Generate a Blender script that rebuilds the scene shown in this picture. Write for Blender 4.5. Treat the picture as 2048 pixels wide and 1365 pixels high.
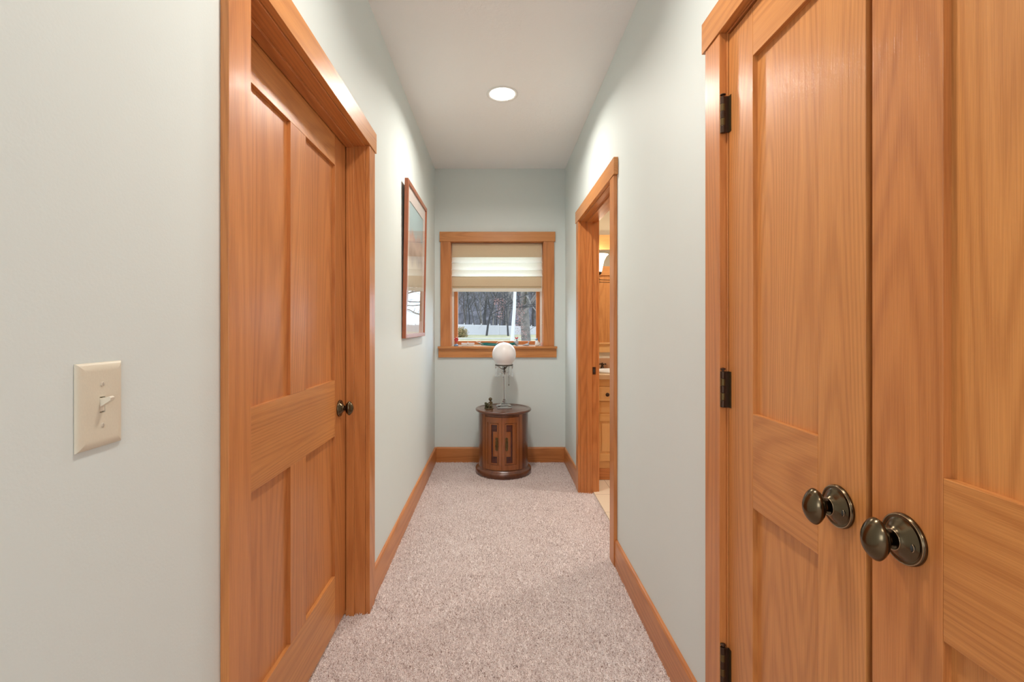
import bpy, bmesh, math, random
from mathutils import Vector, Matrix
R = random.Random(7)
PI = math.pi
sc = bpy.context.scene
C = sc.collection
for o in list(bpy.data.objects): bpy.data.objects.remove(o)

# ------------------------------------------------------------------ camera
EYE = 1.27                                   # eye height above the carpet
cam_d = bpy.data.cameras.new('camera'); cam = bpy.data.objects.new('camera', cam_d); C.objects.link(cam)
cam_d.sensor_width = 36.0; cam_d.sensor_fit = 'HORIZONTAL'; cam_d.lens = 930 * 36 / 2048
cam_d.shift_x = (1024 - 994.5) / 2048; cam_d.shift_y = (652 - 682.5) / 2048
cam_d.clip_start = 0.02; cam_d.clip_end = 600
cam.location = (0, 0, EYE); cam.rotation_euler = (PI / 2, 0, 0)
sc.camera = cam

# ------------------------------------------------------------------ view + world
sc.view_settings.view_transform = 'Standard'; sc.view_settings.look = 'None'
sc.view_settings.gamma = 1.0; sc.view_settings.use_curve_mapping = False
sc.view_settings.exposure = 0.46
w = bpy.data.worlds.new('overcast_sky'); sc.world = w; w.use_nodes = True
wn = w.node_tree.nodes; wl = w.node_tree.links; wn.clear()
wo = wn.new('ShaderNodeOutputWorld'); wb = wn.new('ShaderNodeBackground')
wt = wn.new('ShaderNodeTexCoord'); wns = wn.new('ShaderNodeTexNoise'); wr = wn.new('ShaderNodeValToRGB')
wns.inputs['Scale'].default_value = 2.2; wns.inputs['Detail'].default_value = 5
wr.color_ramp.elements[0].position = .38; wr.color_ramp.elements[0].color = (.55, .74, 1, 1)
wr.color_ramp.elements[1].position = .55; wr.color_ramp.elements[1].color = (.86, .93, 1, 1)
wl.new(wt.outputs['Generated'], wns.inputs['Vector']); wl.new(wns.outputs['Fac'], wr.inputs['Fac'])
wl.new(wr.outputs['Color'], wb.inputs['Color']); wl.new(wb.outputs['Background'], wo.inputs['Surface'])
wb.inputs['Strength'].default_value = 4.2

# added area lights: cool fill sent into the hall from behind the camera
def area(name, loc, rot, sx, sy, power, col, shape='RECTANGLE', spread=None):
    d = bpy.data.lights.new(name, 'AREA'); d.shape = shape; d.size = sx
    if shape in ('RECTANGLE', 'ELLIPSE'): d.size_y = sy
    d.energy = power; d.color = col
    if spread: d.spread = spread
    o = bpy.data.objects.new(name, d); C.objects.link(o); o.location = loc; o.rotation_euler = rot
    return o
FILL_COL = (0.86, 0.94, 1.0)
for wx in (-2.15, 2.15): area('fill_light', (wx, -5.05, 1.50), (PI / 2, 0, 0), 1.6, 1.7, 44, FILL_COL)     # added fill lights behind the two unseen window openings

# ------------------------------------------------------------------ helpers
def link(name, bm, mats, parent=None, smooth=False):
    me = bpy.data.meshes.new(name); bm.normal_update(); bm.to_mesh(me); bm.free()
    if not isinstance(mats, (list, tuple)): mats = [mats]
    for m in mats: me.materials.append(m)
    if smooth:
        for p in me.polygons: p.use_smooth = True
    o = bpy.data.objects.new(name, me); C.objects.link(o)
    if parent is not None:
        o.parent = parent
        o.matrix_parent_inverse = Matrix.Translation(-Vector(parent.location)) if parent.parent is None else Matrix.Identity(4)
        if parent.parent is not None:
            o.matrix_parent_inverse = Matrix.Identity(4)
    return o
def tag(o, label=None, cat=None, group=None, kind=None):
    if label: o['label'] = label
    if cat: o['category'] = cat
    if group: o['group'] = group
    if kind: o['kind'] = kind
    return o
def thing(name, label, cat, loc=(0, 0, 0), group=None, kind=None):
    o = bpy.data.objects.new(name, None); C.objects.link(o); o.location = loc; o.empty_display_size = .05
    return tag(o, label, cat, group, kind)
def bx(bm, x0, x1, y0, y1, z0, z1, bev=0.0, mi=0):
    if x0 > x1: x0, x1 = x1, x0
    if y0 > y1: y0, y1 = y1, y0
    vs = [bm.verts.new((x, y, z)) for x in (x0, x1) for y in (y0, y1) for z in (z0, z1)]
    fs = [(0, 1, 3, 2), (4, 6, 7, 5), (0, 4, 5, 1), (2, 3, 7, 6), (0, 2, 6, 4), (1, 5, 7, 3)]
    faces = [bm.faces.new([vs[i] for i in f]) for f in fs]
    for f in faces: f.material_index = mi
    if bev > 0:
        es = list({e for f in faces for e in f.edges})
        r = bmesh.ops.bevel(bm, geom=es, offset=bev, segments=2, profile=.5, affect='EDGES', clamp_overlap=True)
        for f in r['faces']: f.material_index = mi
    return bm
def box(name, dims, mat, parent=None, bev=0.0):
    bm = bmesh.new(); bx(bm, *dims, bev=bev); return link(name, bm, mat, parent)
def lathe(bm, prof, c=(0, 0, 0), n=32, axis='z', mi=0, cap=True):
    rings = []
    for r, h in prof:
        ring = []
        for k in range(n):
            a = 2 * PI * k / n; p = (r * math.cos(a), r * math.sin(a))
            if axis == 'z': v = (c[0] + p[0], c[1] + p[1], c[2] + h)
            elif axis == 'x': v = (c[0] + h, c[1] + p[0], c[2] + p[1])
            else: v = (c[0] + p[0], c[1] + h, c[2] + p[1])
            ring.append(bm.verts.new(v))
        rings.append(ring)
    for a, b in zip(rings, rings[1:]):
        for k in range(n):
            f = bm.faces.new((a[k], a[(k + 1) % n], b[(k + 1) % n], b[k])); f.material_index = mi
    if cap:
        for ring in (rings[0], rings[-1]):
            f = bm.faces.new(ring); f.material_index = mi
    bmesh.ops.recalc_face_normals(bm, faces=bm.faces)
    return bm
def tube(bm, pts, rads, n=8, mi=0):
    pts = [Vector(p) for p in pts]
    if not isinstance(rads, (list, tuple)): rads = [rads] * len(pts)
    prev = None; up = None
    rings = []
    for i, p in enumerate(pts):
        d = (pts[min(i + 1, len(pts) - 1)] - pts[max(i - 1, 0)])
        if d.length < 1e-9: d = Vector((0, 0, 1))
        d.normalize()
        if up is None:
            up = d.orthogonal().normalized()
        else:
            up = (up - d * up.dot(d))
            up = up.normalized() if up.length > 1e-6 else d.orthogonal().normalized()
        s = d.cross(up)
        rings.append([bm.verts.new(p + (up * math.cos(2 * PI * k / n) + s * math.sin(2 * PI * k / n)) * rads[i]) for k in range(n)])
    for a, b in zip(rings, rings[1:]):
        for k in range(n):
            bm.faces.new((a[k], a[(k + 1) % n], b[(k + 1) % n], b[k])).material_index = mi
    bm.faces.new(rings[0][::-1]).material_index = mi; bm.faces.new(rings[-1]).material_index = mi
    return bm
def ball(bm, c, r, sx=1, sy=1, sz=1, seg=16, mi=0):
    before = set(bm.faces)
    bmesh.ops.create_uvsphere(bm, u_segments=seg, v_segments=max(6, seg // 2), radius=r,
                              matrix=Matrix.Translation(c) @ Matrix.Diagonal((sx, sy, sz, 1)))
    for f in bm.faces:
        if f not in before: f.material_index = mi
    return bm
def prism(bm, poly, axis, a, b, mi=0):
    """poly: 2-D outline; axis x: poly=(y,z); axis y: (x,z); axis z: (x,y)"""
    def P(p, t):
        return {'x': (t, p[0], p[1]), 'y': (p[0], t, p[1]), 'z': (p[0], p[1], t)}[axis]
    A = [bm.verts.new(P(p, a)) for p in poly]; B = [bm.verts.new(P(p, b)) for p in poly]
    n = len(poly); fs = [bm.faces.new(A), bm.faces.new(B[::-1])]
    for k in range(n): fs.append(bm.faces.new((A[k], B[k], B[(k + 1) % n], A[(k + 1) % n])))
    for f in fs: f.material_index = mi
    bmesh.ops.recalc_face_normals(bm, faces=fs)
    return bm

# ------------------------------------------------------------------ materials
def mat(name):
    m = bpy.data.materials.new(name); m.use_nodes = True
    nt = m.node_tree; b = nt.nodes['Principled BSDF']
    return m, nt, b
def simple(name, col, rough=.5, metal=0, **kw):
    m, nt, b = mat(name)
    b.inputs['Base Color'].default_value = (*col, 1); b.inputs['Roughness'].default_value = rough; b.inputs['Metallic'].default_value = metal
    for k, v in kw.items(): b.inputs[k.replace('_', ' ')].default_value = v
    # a faint tonal unevenness keeps every surface procedural
    n = nt.nodes.new('ShaderNodeTexNoise'); n.inputs['Scale'].default_value = 35; n.inputs['Detail'].default_value = 4
    mx = nt.nodes.new('ShaderNodeMix'); mx.data_type = 'RGBA'; mx.blend_type = 'MIX'
    mx.inputs['A'].default_value = (*[c * .93 for c in col], 1); mx.inputs['B'].default_value = (*[min(1, c * 1.06) for c in col], 1)
    nt.links.new(n.outputs['Fac'], mx.inputs['Factor']); nt.links.new(mx.outputs['Result'], b.inputs['Base Color'])
    return m
def N(nt, t, **props):
    n = nt.nodes.new(t)
    for k, v in props.items(): setattr(n, k, v)
    return n
def math_n(nt, op, a, b=None):
    n = N(nt, 'ShaderNodeMath', operation=op)
    for i, v in enumerate((a, b)):
        if v is None: continue
        if isinstance(v, (int, float)): n.inputs[i].default_value = v
        else: nt.links.new(v, n.inputs[i])
    return n.outputs[0]
def wood(name, light, dark, axis='z', rough=.36, ringf=38.0, fibre=1.0, coat=.16, pore=.55):
    m, nt, b = mat(name); L = nt.links
    tc = N(nt, 'ShaderNodeTexCoord'); oi = N(nt, 'ShaderNodeObjectInfo')
    sep = N(nt, 'ShaderNodeSeparateXYZ'); L.new(tc.outputs['Object'], sep.inputs[0])
    cmb = N(nt, 'ShaderNodeCombineXYZ')
    off = math_n(nt, 'MULTIPLY', oi.outputs['Random'], 37.0)
    order = {'z': ('X', 'Y', 'Z'), 'y': ('X', 'Z', 'Y'), 'x': ('Y', 'Z', 'X')}[axis]
    for i, k in enumerate(order):
        L.new(math_n(nt, 'ADD', sep.outputs[k], off), cmb.inputs[i])
    # large growth-ring figure
    mp = N(nt, 'ShaderNodeMapping'); mp.inputs['Scale'].default_value = (4.6, 4.6, .40); L.new(cmb.outputs[0], mp.inputs[0])
    n1 = N(nt, 'ShaderNodeTexNoise'); n1.inputs['Scale'].default_value = 1.0; n1.inputs['Detail'].default_value = .6; n1.inputs['Roughness'].default_value = .45
    L.new(mp.outputs[0], n1.inputs['Vector'])
    fine = N(nt, 'ShaderNodeMapping'); fine.inputs['Scale'].default_value = (90, 90, 1.8); L.new(cmb.outputs[0], fine.inputs[0])
    n2 = N(nt, 'ShaderNodeTexNoise'); n2.inputs['Scale'].default_value = 1.0; n2.inputs['Detail'].default_value = 3; L.new(fine.outputs[0], n2.inputs['Vector'])
    v = math_n(nt, 'ADD', math_n(nt, 'MULTIPLY', n1.outputs['Fac'], ringf * 6.28), math_n(nt, 'MULTIPLY', n2.outputs['Fac'], 2.6))
    ring = math_n(nt, 'MULTIPLY_ADD', math_n(nt, 'SINE', v), .5); nt.nodes[-1].inputs[2].default_value = .5
    ring = math_n(nt, 'POWER', ring, 2.0)
    # pores / fibre
    pm = N(nt, 'ShaderNodeMapping'); pm.inputs['Scale'].default_value = (620, 620, 11); L.new(cmb.outputs[0], pm.inputs[0])
    n3 = N(nt, 'ShaderNodeTexNoise'); n3.inputs['Scale'].default_value = 1.0; n3.inputs['Detail'].default_value = 2; L.new(pm.outputs[0], n3.inputs['Vector'])
    pr = N(nt, 'ShaderNodeValToRGB'); pr.color_ramp.elements[0].position = .40; pr.color_ramp.elements[1].position = .60
    L.new(n3.outputs['Fac'], pr.inputs['Fac'])
    # broad tonal drift
    bmap = N(nt, 'ShaderNodeMapping'); bmap.inputs['Scale'].default_value = (22, 22, .9); L.new(cmb.outputs[0], bmap.inputs[0])
    n4 = N(nt, 'ShaderNodeTexNoise'); n4.inputs['Scale'].default_value = 1.0; n4.inputs['Detail'].default_value = 3; L.new(bmap.outputs[0], n4.inputs['Vector'])
    f = math_n(nt, 'MULTIPLY', ring, .30)
    f = math_n(nt, 'ADD', f, math_n(nt, 'MULTIPLY', math_n(nt, 'SUBTRACT', n4.outputs['Fac'], .25), .6))
    f = math_n(nt, 'ADD', f, math_n(nt, 'MULTIPLY', math_n(nt, 'SUBTRACT', 1.0, pr.outputs['Color']), .42 * pore))
    f = math_n(nt, 'ADD', f, math_n(nt, 'MULTIPLY', math_n(nt, 'SUBTRACT', oi.outputs['Random'], .5), .22))
    mx = N(nt, 'ShaderNodeMix', data_type='RGBA'); mx.clamp_factor = True
    mx.inputs['A'].default_value = (*light, 1); mx.inputs['B'].default_value = (*dark, 1)
    L.new(f, mx.inputs['Factor']); L.new(mx.outputs['Result'], b.inputs['Base Color'])
    b.inputs['Roughness'].default_value = rough; b.inputs['Coat Weight'].default_value = coat; b.inputs['Coat Roughness'].default_value = .16
    bp = N(nt, 'ShaderNodeBump'); bp.inputs['Strength'].default_value = .10 * fibre; bp.inputs['Distance'].default_value = .002
    L.new(n3.outputs['Fac'], bp.inputs['Height']); L.new(bp.outputs[0], b.inputs['Normal'])
    bp2 = N(nt, 'ShaderNodeBump'); bp2.inputs['Strength'].default_value = .28 * fibre; bp2.inputs['Distance'].default_value = .002
    L.new(n3.outputs['Fac'], bp2.inputs['Height']); L.new(bp2.outputs[0], b.inputs['Coat Normal'])
    return m
OAK_L, OAK_D = (.70, .305, .092), (.42, .142, .034)
oak = {a: wood('varnished_oak_grain_' + a, OAK_L, OAK_D, a) for a in 'xyz'}
CH_L, CH_D = (.66, .262, .078), (.38, .118, .029)
redoak = {a: wood('reddish_oak_grain_' + a, CH_L, CH_D, a, ringf=24) for a in 'xyz'}
walnut = wood('dark_walnut', (.20, .062, .022), (.055, .014, .006), 'z', rough=.25, ringf=5, coat=.5)
walnut_d = wood('walnut_door_wood', (.34, .115, .032), (.13, .034, .012), 'z', rough=.25, ringf=5, coat=.5)
walnut_x = wood('walnut_top', (.165, .06, .03), (.05, .018, .011), 'x', rough=.22, ringf=4, coat=.6)
burl = wood('dark_burl_inlay', (.10, .022, .014), (.03, .008, .006), 'x', rough=.3, ringf=14)
honey = {a: wood('honey_maple_grain_' + a, (.80, .47, .19), (.60, .29, .09), a, ringf=4) for a in 'xyz'}

def paint(name, col, rough=.5, bump=.05, scale=220, spec=.5):
    m, nt, b = mat(name); L = nt.links
    tc = N(nt, 'ShaderNodeTexCoord')
    n = N(nt, 'ShaderNodeTexNoise'); n.inputs['Scale'].default_value = scale; n.inputs['Detail'].default_value = 3; L.new(tc.outputs['Object'], n.inputs['Vector'])
    g = N(nt, 'ShaderNodeTexNoise'); g.inputs['Scale'].default_value = 1.3; g.inputs['Detail'].default_value = 4; L.new(tc.outputs['Object'], g.inputs['Vector'])
    mx = N(nt, 'ShaderNodeMix', data_type='RGBA'); mx.inputs['A'].default_value = (*[c * .975 for c in col], 1); mx.inputs['B'].default_value = (*[c * 1.02 for c in col], 1)
    L.new(g.outputs['Fac'], mx.inputs['Factor']); L.new(mx.outputs['Result'], b.inputs['Base Color'])
    bp = N(nt, 'ShaderNodeBump'); bp.inputs['Strength'].default_value = bump; bp.inputs['Distance'].default_value = .002
    L.new(n.outputs['Fac'], bp.inputs['Height']); L.new(bp.outputs[0], b.inputs['Normal'])
    b.inputs['Roughness'].default_value = rough; b.inputs['Specular IOR Level'].default_value = spec
    return m
wall_m = paint('pale_blue_green_wall_paint', (.735, .805, .795), .60, .09, spec=.28)
bath_m = paint('warm_yellow_wall_paint', (.72, .64, .50), .5, .06)
plain_m = paint('plain_plaster', (.7, .7, .67), .6)

def ceiling_mat():
    m, nt, b = mat('stomped_white_ceiling'); L = nt.links
    tc = N(nt, 'ShaderNodeTexCoord')
    b.inputs['Base Color'].default_value = (.93, .93, .925, 1); b.inputs['Roughness'].default_value = .75
    # thin stray brush ridges: distorted band edges of two stretched noises
    tot = None
    for k, (sc_, rot, thr) in enumerate((((9, 2.2, 1), .5, .5), ((3, 11, 1), .9, .5), ((7, 4, 1), -.7, .47))):
        mp = N(nt, 'ShaderNodeMapping'); mp.inputs['Scale'].default_value = sc_; mp.inputs['Rotation'].default_value = (0, 0, rot); mp.inputs['Location'].default_value = (k * 3.1, k * 7.7, 0)
        L.new(tc.outputs['Object'], mp.inputs[0])
        n = N(nt, 'ShaderNodeTexNoise'); n.inputs['Scale'].default_value = 1.4; n.inputs['Detail'].default_value = 2; n.inputs['Distortion'].default_value = 1.2; L.new(mp.outputs[0], n.inputs['Vector'])
        d = math_n(nt, 'ABSOLUTE', math_n(nt, 'SUBTRACT', n.outputs['Fac'], thr))
        line = math_n(nt, 'LESS_THAN', d, .007)
        br = N(nt, 'ShaderNodeTexNoise'); br.inputs['Scale'].default_value = 9; br.inputs['Detail'].default_value = 3; L.new(mp.outputs[0], br.inputs['Vector'])
        line = math_n(nt, 'MULTIPLY', line, math_n(nt, 'GREATER_THAN', br.outputs['Fac'], .55))
        tot = line if tot is None else math_n(nt, 'MAXIMUM', tot, line)
    f = N(nt, 'ShaderNodeTexNoise'); f.inputs['Scale'].default_value = 60; f.inputs['Detail'].default_value = 4; L.new(tc.outputs['Object'], f.inputs['Vector'])
    h = math_n(nt, 'ADD', math_n(nt, 'MULTIPLY', tot, 1.0), math_n(nt, 'MULTIPLY', f.outputs['Fac'], .5))
    bp = N(nt, 'ShaderNodeBump'); bp.inputs['Strength'].default_value = .45; bp.inputs['Distance'].default_value = .004
    L.new(h, bp.inputs['Height']); L.new(bp.outputs[0], b.inputs['Normal'])
    return m
ceil_m = ceiling_mat()

def carpet_mat(hair=False):
    m, nt, b = mat('flecked_carpet_' + ('pile' if hair else 'backing')); L = nt.links
    b.inputs['Roughness'].default_value = .95; b.inputs['Specular IOR Level'].default_value = .1
    rmp = N(nt, 'ShaderNodeValToRGB')
    e = rmp.color_ramp.elements
    e[0].position = 0.0; e[0].color = (.14, .075, .065, 1)
    e[1].position = 1.0; e[1].color = (.93, .87, .86, 1)
    x = e.new(.16); x.color = (.46, .34, .30, 1)
    x = e.new(.34); x.color = (.74, .635, .61, 1)
    x = e.new(.7); x.color = (.88, .80, .78, 1)
    tc = N(nt, 'ShaderNodeTexCoord')
    if hair:
        hi = N(nt, 'ShaderNodeHairInfo')
        n = N(nt, 'ShaderNodeTexNoise'); n.inputs['Scale'].default_value = 125; n.inputs['Detail'].default_value = 2; L.new(tc.outputs['Object'], n.inputs['Vector'])
        g2 = N(nt, 'ShaderNodeTexNoise'); g2.inputs['Scale'].default_value = 5; g2.inputs['Detail'].default_value = 3; L.new(tc.outputs['Object'], g2.inputs['Vector'])
        st = N(nt, 'ShaderNodeMapRange'); st.inputs['From Min'].default_value = .34; st.inputs['From Max'].default_value = .58; L.new(n.outputs['Fac'], st.inputs['Value'])
        v_ = math_n(nt, 'ADD', math_n(nt, 'MULTIPLY', st.outputs[0], .65), math_n(nt, 'MULTIPLY', hi.outputs['Random'], .35))
        v_ = math_n(nt, 'ADD', v_, math_n(nt, 'MULTIPLY', math_n(nt, 'SUBTRACT', g2.outputs['Fac'], .5), .35))
        L.new(v_, rmp.inputs['Fac'])
    else:
        n = N(nt, 'ShaderNodeTexNoise'); n.inputs['Scale'].default_value = 260; n.inputs['Detail'].default_value = 2; L.new(tc.outputs['Object'], n.inputs['Vector'])
        st = N(nt, 'ShaderNodeMapRange'); st.inputs['From Min'].default_value = .32; st.inputs['From Max'].default_value = .66; L.new(n.outputs['Fac'], st.inputs['Value'])
        L.new(st.outputs[0], rmp.inputs['Fac'])
        bp = N(nt, 'ShaderNodeBump'); bp.inputs['Strength'].default_value = .8; bp.inputs['Distance'].default_value = .006
        L.new(n.outputs['Fac'], bp.inputs['Height']); L.new(bp.outputs[0], b.inputs['Normal'])
    L.new(rmp.outputs['Color'], b.inputs['Base Color'])
    return m
carpet_m = carpet_mat(); pile_m = carpet_mat(True)

def tile_mat():
    m, nt, b = mat('beige_floor_tile'); L = nt.links
    tc = N(nt, 'ShaderNodeTexCoord'); br = N(nt, 'ShaderNodeTexBrick'); br.offset = 0
    br.inputs['Scale'].default_value = 1; br.inputs['Brick Width'].default_value = .33; br.inputs['Row Height'].default_value = .33
    br.inputs['Mortar Size'].default_value = .003; br.inputs['Color1'].default_value = (.72, .60, .46, 1); br.inputs['Color2'].default_value = (.76, .65, .50, 1); br.inputs['Mortar'].default_value = (.48, .37, .27, 1)
    mp = N(nt, 'ShaderNodeMapping'); mp.inputs['Location'].default_value = (.11, .135, 0); L.new(tc.outputs['Object'], mp.inputs[0]); L.new(mp.outputs[0], br.inputs['Vector'])
    L.new(br.outputs['Color'], b.inputs['Base Color']); b.inputs['Roughness'].default_value = .3
    return m
tile_m = tile_mat()
bronze = simple('antique_bronze', (.12, .088, .052), .22, 1.0)
bronze_e = simple('antique_bronze_pale_edge', (.40, .31, .20), .24, 1.0)  # paler bronze for the rosette rings
dark_bronze = simple('oil_rubbed_bronze', (.075, .045, .03), .38, .85)
old_brass = simple('aged_brass', (.14, .095, .04), .4, .9)
ivory = simple('ivory_plastic', (.72, .665, .54), .35)
white_paint = simple('white_trim_paint', (.82, .82, .80), .5)
steel = simple('screw_metal', (.55, .52, .45), .35, .9)
cherry = wood('cherry_picture_frame', (.44, .12, .04), (.27, .06, .02), 'z', rough=.3, ringf=4, coat=.4)
mat_board = simple('off_white_mat_board', (.74, .66, .62), .8)
dark_void = simple('hole_shade_and_backing', (.05, .045, .04), .9)  # near-black: stands for the shade in holes and slots, also picture backing

def thin_glass(name, tint=(1, 1, 1), refl=1.0):
    m = bpy.data.materials.new(name); m.use_nodes = True; nt = m.node_tree; nt.nodes.clear()
    o = N(nt, 'ShaderNodeOutputMaterial'); t = N(nt, 'ShaderNodeBsdfTransparent'); g = N(nt, 'ShaderNodeBsdfGlossy'); f = N(nt, 'ShaderNodeFresnel'); mx = N(nt, 'ShaderNodeMixShader')
    t.inputs[0].default_value = (*tint, 1); g.inputs['Roughness'].default_value = .0; f.inputs['IOR'].default_value = 1.5
    geo = N(nt, 'ShaderNodeNewGeometry')
    front = math_n(nt, 'MULTIPLY', math_n(nt, 'SUBTRACT', 1.0, geo.outputs['Backfacing']), refl)
    nt.links.new(math_n(nt, 'MULTIPLY', f.outputs[0], front), mx.inputs[0]); nt.links.new(t.outputs[0], mx.inputs[1]); nt.links.new(g.outputs[0], mx.inputs[2]); nt.links.new(mx.outputs[0], o.inputs[0])
    return m
pane_glass = thin_glass('window_glass', (.97, .985, .98))
def glass_mat(name, col, rough=.02, ior=1.5):
    m, nt, b = mat(name); b.inputs['Base Color'].default_value = (*col, 1); b.inputs['Transmission Weight'].default_value = 1; b.inputs['Roughness'].default_value = rough; b.inputs['IOR'].default_value = ior
    return m
crystal = glass_mat('cut_crystal', (.96, .98, 1))
def emis(name, col, s):
    m, nt, b = mat(name); b.inputs['Emission Color'].default_value = (*col, 1); b.inputs['Emission Strength'].default_value = s; b.inputs['Base Color'].default_value = (.8, .8, .8, 1)
    return m

# ------------------------------------------------------------------ room shell
XL, XR, YF, ZC = -.585, .637, 4.354, 2.743
FZ = -.010                                   # carpet backing; the pile stands on it up to z = 0
TW = .115                                    # wall thickness
LD = (1.076, 2.057)                          # left door opening between jambs
CD = (.315, 1.287)                           # closet opening
BD = (2.562, 3.549)                          # bathroom opening
JT = .019
YB = -.9                                     # hall meets the room behind
# walls
def struct(name, bm, m, label, cat):
    return tag(link(name, bm, m), label, cat, kind='structure')
bm = bmesh.new()
bx(bm, XL - TW, XL, YB, LD[0] - JT, FZ, ZC); bx(bm, XL - TW, XL, LD[1] + JT, YF, FZ, ZC); bx(bm, XL - TW, XL, LD[0] - JT, LD[1] + JT, 2.065 + JT, ZC)
bx(bm, XL - TW - .09, XL - TW - .012, LD[0] - .2, LD[1] + .2, FZ, 2.3)  # added unseen plate, blocks outside light behind the door leaf
struct('wall_left', bm, wall_m, 'pale blue-green wall on the left, with the light switch and framed picture', 'wall')
bm = bmesh.new()
bx(bm, XR, XR + TW, YB, CD[0] - JT, FZ, ZC); bx(bm, XR, XR + TW, CD[1] + JT, BD[0] - JT, FZ, ZC); bx(bm, XR, XR + TW, BD[1] + JT, YF, FZ, ZC)
bx(bm, XR, XR + TW, CD[0] - JT, CD[1] + JT, 2.078 + JT, ZC); bx(bm, XR, XR + TW, BD[0] - JT, BD[1] + JT, 2.065 + JT, ZC)
bx(bm, XR + TW + .012, XR + TW + .09, CD[0] - .2, CD[1] + .2, FZ, 2.3)  # added unseen plate, keeps the gap between the closet leaves dark
struct('wall_right', bm, wall_m, 'pale blue-green wall on the right, between the closet and the bathroom doorway', 'wall')
WX0, WX1, WZ0, WZ1 = -.4336, .429, 1.060, 2.053        # window opening
bm = bmesh.new()
bx(bm, XL - TW, WX0 - .018, YF, YF + .16, FZ - .4, ZC + .2); bx(bm, WX1 + .018, 2.75, YF, YF + .16, FZ - .4, ZC + .2)
bx(bm, WX0 - .018, WX1 + .018, YF, YF + .16, FZ - .4, WZ0 - .018); bx(bm, WX0 - .018, WX1 + .018, YF, YF + .16, WZ1 + .018, ZC + .2)
struct('wall_far', bm, wall_m, 'short pale blue-green end wall of the hallway around the window', 'wall')
bm = bmesh.new(); bx(bm, XL - TW, 2.75, YB, YF, ZC, ZC + .12); bx(bm, -3.2, 3.2, -5.3, YB, ZC, ZC + .12)
struct('ceiling', bm, ceil_m, 'white textured hallway ceiling with one recessed light', 'ceiling')

# carpet
bm = bmesh.new()
xs = (XL, XR)
def quad(bm, x0, x1, y0, y1, z):
    v = [bm.verts.new(p) for p in ((x0, y0, z), (x1, y0, z), (x1, y1, z), (x0, y1, z))]; return bm.faces.new(v)
quad(bm, XL - TW, .735, .0, YF, FZ)
r = bmesh.ops.subdivide_edges(bm, edges=bm.edges[:], cuts=24, use_grid_fill=True)
fl = struct('floor', bm, [carpet_m, pile_m], 'flecked mauve-beige carpet running down the hallway', 'carpet')
ps = fl.modifiers.new('pile', 'PARTICLE_SYSTEM').particle_system
st = ps.settings
st.type = 'HAIR'; st.count = 300000; st.hair_length = .011; st.hair_step = 2; st.emit_from = 'FACE'; st.distribution = 'RAND'; st.use_emit_random = True
st.normal_factor = .0018; st.factor_random = .0018; st.length_random = .35 if hasattr(st, 'length_random') else 0
st.use_advanced_hair = True; st.material = 2; st.render_step = 2; st.display_step = 2
st.root_radius = 1.0; st.tip_radius = .75; st.radius_scale = .0019; st.shape = 0
bm = bmesh.new(); bx(bm, -3.2, 3.2, -5.3, 0.0, FZ - .05, FZ); bx(bm, XL - TW, .735, 0, YF, FZ - .05, FZ - .002)
struct('floor', bm, carpet_m, 'carpet of the room behind the camera, outside the photograph', 'carpet')
bm = bmesh.new(); bx(bm, .7351, 2.75, 2.0, YF, FZ - .05, .001)
struct('floor', bm, tile_m, 'beige tiled bathroom floor seen through the right doorway', 'floor')
# unseen room shell behind the camera, added to carry the fill light in
bm = bmesh.new()
bx(bm, -3.2, XL - TW, YB - .12, YB, FZ, ZC); bx(bm, XR + TW, 3.2, YB - .12, YB, FZ, ZC)
bx(bm, -3.32, -3.2, -5.3, YB, FZ, ZC); bx(bm, 3.2, 3.32, -5.3, YB, FZ, ZC)
bx(bm, -3.2, -2.96, -5.0, -4.88, FZ, ZC); bx(bm, 2.96, 3.2, -5.0, -4.88, FZ, ZC); bx(bm, -1.34, 1.34, -5.0, -4.88, FZ, ZC)
for a in (-1, 1): bx(bm, a * 1.34, a * 2.96, -5.0, -4.88, FZ, .65); bx(bm, a * 1.34, a * 2.96, -5.0, -4.88, 2.35, ZC)
bx(bm, -3.2, 3.2, -5.3, -5.2, FZ, ZC)
struct('wall_rear', bm, plain_m, 'added wall shell with window openings for the fill light behind the camera, outside the photograph', 'wall')
# bathroom walls
bm = bmesh.new()
bx(bm, XR + TW + .001, XR + TW + .008, BD[1] + JT + .0005, YF, FZ, ZC)
bx(bm, XR + TW + .001, 2.75, YF - .008, YF - .001, FZ, ZC); bx(bm, 2.63, 2.75, 2.0, YF - .008, FZ, ZC); bx(bm, XR + TW, 2.63, 1.9, 2.0, FZ, ZC)
struct('wall_bathroom', bm, bath_m, 'warm yellow bathroom wall seen through the right doorway', 'wall')

# ------------------------------------------------------------------ baseboards
def baseboard(name, axis, face, out, a, b, label):
    h, t = .135, .014
    p = [(0, FZ), (t, FZ), (t, h - .012), (t * .72, h - .003), (t * .4, h), (0, h)]
    bm = bmesh.new()
    if axis == 'y': prism(bm, [(face + out * q[0], q[1]) for q in p], 'y', a, b)
    else: prism(bm, [(face + out * q[0], q[1]) for q in p], 'x', a, b)
    return tag(link(name, bm, redoak['y' if axis == 'y' else 'x']), label, 'baseboard', kind='structure')
baseboard('baseboard_left', 'y', XL, 1, LD[1] + .006 + .089, YF, 'oak baseboard along the left wall below the framed picture')
baseboard('baseboard_left', 'y', XL, 1, YB, LD[0] - .006 - .089, 'oak baseboard below the light switch, outside the photograph')
baseboard('baseboard_far', 'x', YF, -1, XL + .014, XR - .014, 'oak baseboard on the end wall behind the round cabinet')
baseboard('baseboard_right', 'y', XR, -1, BD[1] + .006 + .089, YF, 'short oak baseboard in the far right corner beyond the bathroom doorway')
baseboard('baseboard_right', 'y', XR, -1, CD[1] + .006 + .089, BD[0] - .006 - .089, 'oak baseboard between closet and bathroom doorway')

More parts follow.
